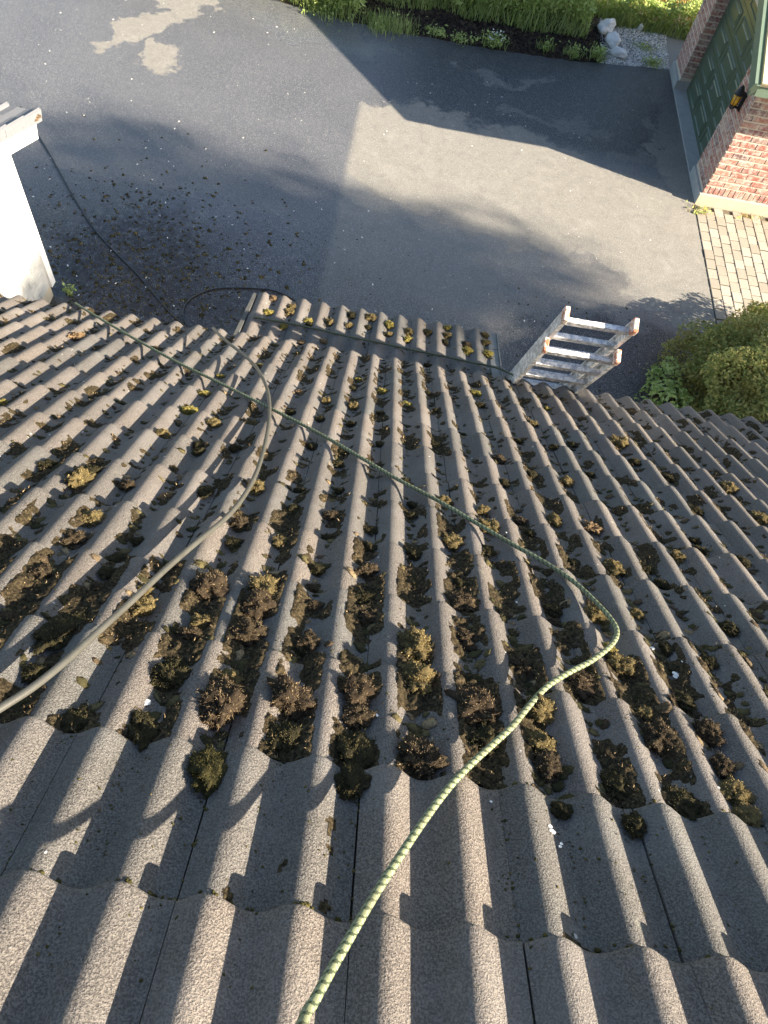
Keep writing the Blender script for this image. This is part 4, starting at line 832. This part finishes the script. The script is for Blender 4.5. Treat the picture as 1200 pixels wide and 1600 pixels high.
ang = r.uniform(0, 6.28, n); ca, sa = np.cos(ang), np.sin(ang)
V = base[None]*J[:, :, None]*s[:, None, None]*[1, 1, .6]; V = np.stack([V[..., 0]*ca[:, None]-V[..., 1]*sa[:, None], V[..., 0]*sa[:, None]+V[..., 1]*ca[:, None], V[..., 2]], -1)
V += np.c_[x, y, zb(x, y)+.008][:, None]; oc = np.array([[0, 2, 4], [2, 1, 4], [1, 3, 4], [3, 0, 4], [2, 0, 5], [1, 2, 5], [3, 1, 5], [0, 3, 5]])
F = (oc[None]+(np.arange(n)*6)[:, None, None]).reshape(-1, 3)
tag(mk('gravel', mesh('gravel', V.reshape(-1, 3), F), PEB), 'pale grey gravel patch between the mulch bed and the garage', 'gravel', kind='stuff')
def boulder(x, y, z, s, seed, label):
    V = I3.copy(); off = np.array([seed*7.3, 1, 2]); f = np.array([1+.30*mnoise.noise(Vector(v*1.2+off))+.10*mnoise.noise(Vector(v*3+off)) for v in V])
    V = V*f[:, None]*s
    o = mk('boulder', mesh('boulder', V, F3, True), STONE); o.location = (x, y, z); o.rotation_euler.z = seed
    return tag(o, label, 'rock', 'pale boulders at the gravel edge')
boulder(3.36, 14.68, .16, np.array([.22, .13, .12]), 1, 'upper pale boulder beside the weeds at the gravel edge')
boulder(3.47, 14.32, .12, np.array([.17, .12, .11]), 2, 'middle pale boulder with a flat top beside the dark mulch')
boulder(3.58, 14.02, .07, np.array([.14, .10, .08]), 3, 'lowest greyish boulder half buried between mulch and gravel')
boulder(4.05, 15.0, .10, np.array([.05, .05, .07]), 4, 'small white stone standing upright behind the gravel')
def weed(name, x, y, nb, h, w_, nl, label, cat, mat, flowers=0, lean=.6, spread=.10, group=None):
    rr = np.random.default_rng(int(abs(x*1000)+abs(y*77))); z = bedz(x, y) if y > 13.3 else 0.0
    t_ = thing(name, label, cat, (x, y, z), group)
    if nb:
        P = np.c_[rr.normal(0, spread, nb), rr.normal(0, spread*.6, nb), np.full(nb, -.01)]
        V, F = blades(P, rr.uniform(.4, 1, nb)*h, rr.uniform(.6, 1, nb)*w_, rr.uniform(.3, 1, nb)*lean, rr); o = mk('blades', mesh('blades', V, F), mat, t_, kind='stuff'); o.matrix_basis = Matrix.Translation((x, y, z))
    if nl:
        P = np.c_[rr.normal(0, spread*1.1, nl), rr.normal(0, spread*.8, nl), rr.uniform(.02, h*.8, nl)]
        V, F = leaves(P, rr.normal(size=(nl, 3))*.6+[0, 0, 1], rr.uniform(.015, .04, nl), rr.uniform(.008, .02, nl), rr); o = mk('leaves', mesh('leaves', V, F), LEAFD, t_, kind='stuff'); o.matrix_basis = Matrix.Translation((x, y, z))
    if flowers:
        P = np.c_[rr.normal(0, spread, flowers), rr.normal(0, spread*.7, flowers), rr.uniform(h*.6, h, flowers)]
        V, F = leaves(P, rr.normal(size=(flowers, 3))*.4+[0, 0, 1], rr.uniform(.012, .02, flowers), rr.uniform(.010, .016, flowers), rr); o = mk('flowers', mesh('flowers', V, F), FLECK, t_, kind='stuff'); o.matrix_basis = Matrix.Translation((x, y, z))
weed('grass_tuft', -.55, 13.50, 420, .30, .007, 60, 'broad bright grass tuft at the left end of the mulch bed', 'grass', GRASS, spread=.22)
weed('grass_tuft', -1.55, 13.62, 300, .24, .007, 220, 'weedy green tuft overhanging the wet asphalt reflection', 'grass', GRASS, spread=.24)
weed('weed_plant', .28, 13.58, 60, .14, .006, 110, 'low leafy weed on the asphalt edge, left of the flowering one', 'weed', GRASS, spread=.10)
weed('weed_plant', .72, 13.52, 50, .14, .006, 100, 'small double weed tuft at the middle of the asphalt edge', 'weed', GRASS, spread=.10)
weed('flowering_weed', 1.28, 13.58, 90, .22, .006, 160, 'white-flowered weed on the asphalt edge of the mulch bed', 'weed', GRASS, 26, spread=.12)
weed('weed_plant', 2.25, 13.72, 60, .24, .006, 40, 'thin upright weed in the mulch right of the white flowers', 'weed', GRASS, spread=.08)
weed('weed_plant', 2.75, 13.72, 70, .26, .006, 80, 'taller weed in the mulch second left of the boulders', 'weed', GRASS, spread=.08)
weed('weed_plant', 3.18, 13.80, 90, .26, .006, 120, 'leafy weed growing against the lowest boulder', 'weed', GRASS, spread=.09)
weed('grass_tuft', 4.22, 13.98, 160, .13, .006, 60, 'small grass tuft on the asphalt edge in front of the gravel', 'grass', GRASS, spread=.09)
weed('grass_tuft', 4.12, 14.45, 130, .12, .006, 30, 'olive grass tuft in the middle of the gravel patch', 'grass', GRASS, spread=.11)
weed('grass_tuft', 3.70, 15.02, 300, .42, .006, 40, 'yellow-green grass fountain just above the upper boulder', 'grass', GRASS, spread=.12, lean=.8)
weed('grass_tuft', 4.60, 9.93, 180, .07, .004, 30, 'yellowing grass growing at the foot of the garage corner', 'grass', STRAW, spread=.09)
weed('grass_tuft', 5.40, 9.98, 120, .06, .004, 10, 'dry orange grass at the foot of the sunlit garage wall', 'grass', STRAW, spread=.12)
weed('weed_plant', -3.60, 6.12, 14, .20, .010, 24, 'little green plant at the foot of the white wall', 'weed', GRASS, spread=.03)
# bush at the right edge
def shrub(name, c, rad, nl, seed, label, lsize, mat):
    rr = np.random.default_rng(seed); t_ = thing(name, label, 'bush', (c[0], c[1], 0))
    d = rr.normal(size=(nl, 3)); d[:, 2] = np.abs(d[:, 2])*1.1-.25; d /= np.linalg.norm(d, axis=1)[:, None]
    off = rr.uniform(0, 50, 3)
    f = np.array([.82+.34*mnoise.noise(Vector(v*1.7+off))+.22*mnoise.noise(Vector(v*4.2+off)) for v in d])
    q = 1-np.abs(rr.normal(0, .09, nl)); inner = rr.random(nl) < .22; q = np.where(inner, rr.uniform(.4, .9, nl), q)
    P = d*(f*q)[:, None]*rad+[c[0], c[1], c[2]]
    k = P[:, 2] > .03; P, d = P[k], d[k]; n = len(P)
    V, F = leaves(P, d+rr.normal(size=(n, 3))*.65+[.25, 0, .45], rr.uniform(.6, 1.2, n)*lsize, rr.uniform(.35, .6, n)*lsize, rr)
    mk('foliage', mesh('foliage', V, F), mat, t_)
    st = MB()
    for i in range(16):
        a = rr.uniform(0, 6.28); e = Vector((c[0]+math.cos(a)*rad[0]*.6, c[1]+math.sin(a)*rad[1]*.6, c[2]+rad[2]*.45)); s = Vector((c[0]+math.cos(a)*.12, c[1]+math.sin(a)*.12, -.02))
        dr = (e-s); z_ = dr.normalized(); x_ = z_.orthogonal().normalized(); y_ = z_.cross(x_)
        V = [s+(x_*math.cos(b)+y_*math.sin(b))*.018 for b in np.linspace(0, 6.28, 5, endpoint=False)]+[e+(x_*math.cos(b)+y_*math.sin(b))*.005 for b in np.linspace(0, 6.28, 5, endpoint=False)]
        st.add(V, [(j, (j+1) % 5, 5+(j+1) % 5, 5+j) for j in range(5)])
    mk('stems', st.mesh('stems'), BARK, t_)
shrub('rounded_bush', (5.05, 5.95, .25), np.array([1.72, 1.58, .98]), 62000, 3, 'dense rounded green and yellow bush at the right edge below the paving', .027, LEAF)
shrub('leafy_sapling', (3.58, 5.90, .10), np.array([.32, .60, .42]), 900, 4, 'broad-leaved low plant growing on the left flank of the bush', .038, LEAFD)
# tree out of the picture on the right; its shade falls across driveway and eave
def tree(c, h, rad, seed, label, nl):
    rr = np.random.default_rng(seed); t_ = thing('broadleaf_tree', label, 'tree', (c[0], c[1], 0)); tr = MB()
    def limb(a, b, r0, r1, n=8):
        z_ = (b-a).normalized(); x_ = z_.orthogonal().normalized(); y_ = z_.cross(x_)
        V = [p+(x_*math.cos(q)+y_*math.sin(q))*rr_ for p, rr_ in ((a, r0), (b, r1)) for q in np.linspace(0, 6.28, n, endpoint=False)]
        tr.add(V, [(j, (j+1) % n, n+(j+1) % n, n+j) for j in range(n)])
    base = Vector((c[0], c[1], -.02)); top = base+Vector((.2, .1, h*.82)); mid = base+Vector((.05, 0, h*.35))
    limb(base, mid, .26, .19); limb(mid, top, .19, .05)
    for i in range(14):
        a = rr.uniform(0, 6.28); z = rr.uniform(.74, .84)*h; s = base.lerp(top, min(1, z/h/.82)); e = s+Vector((math.cos(a)*rad[0]*.75, math.sin(a)*rad[1]*.75, rr.uniform(.4, 1.4))); limb(s, e, .07, .015, 6)
    mk('trunk', tr.mesh('trunk'), BARK, t_)
    C = rr.uniform(-1, 1, (400, 3)); C = C[(C**4).sum(1) < 1][:110]
    C = C*np.array(rad)*.86+[c[0], c[1], h-rad[2]]
    P = (C[rr.integers(0, len(C), nl)]+rr.normal(size=(nl, 3))*[.30, .30, .26])
    V, F = leaves(P, rr.normal(size=(nl, 3))+[0, 0, .8], rr.uniform(.06, .12, nl), rr.uniform(.03, .06, nl), rr)
    mk('crown', mesh('crown', V, F), TREEL, t_)
tree((26.0, -1.67, 0), 14.37, (2.6, 3.0, 1.75), 5, 'tall leafy tree out on the right whose shade crosses driveway and eave', 22000)
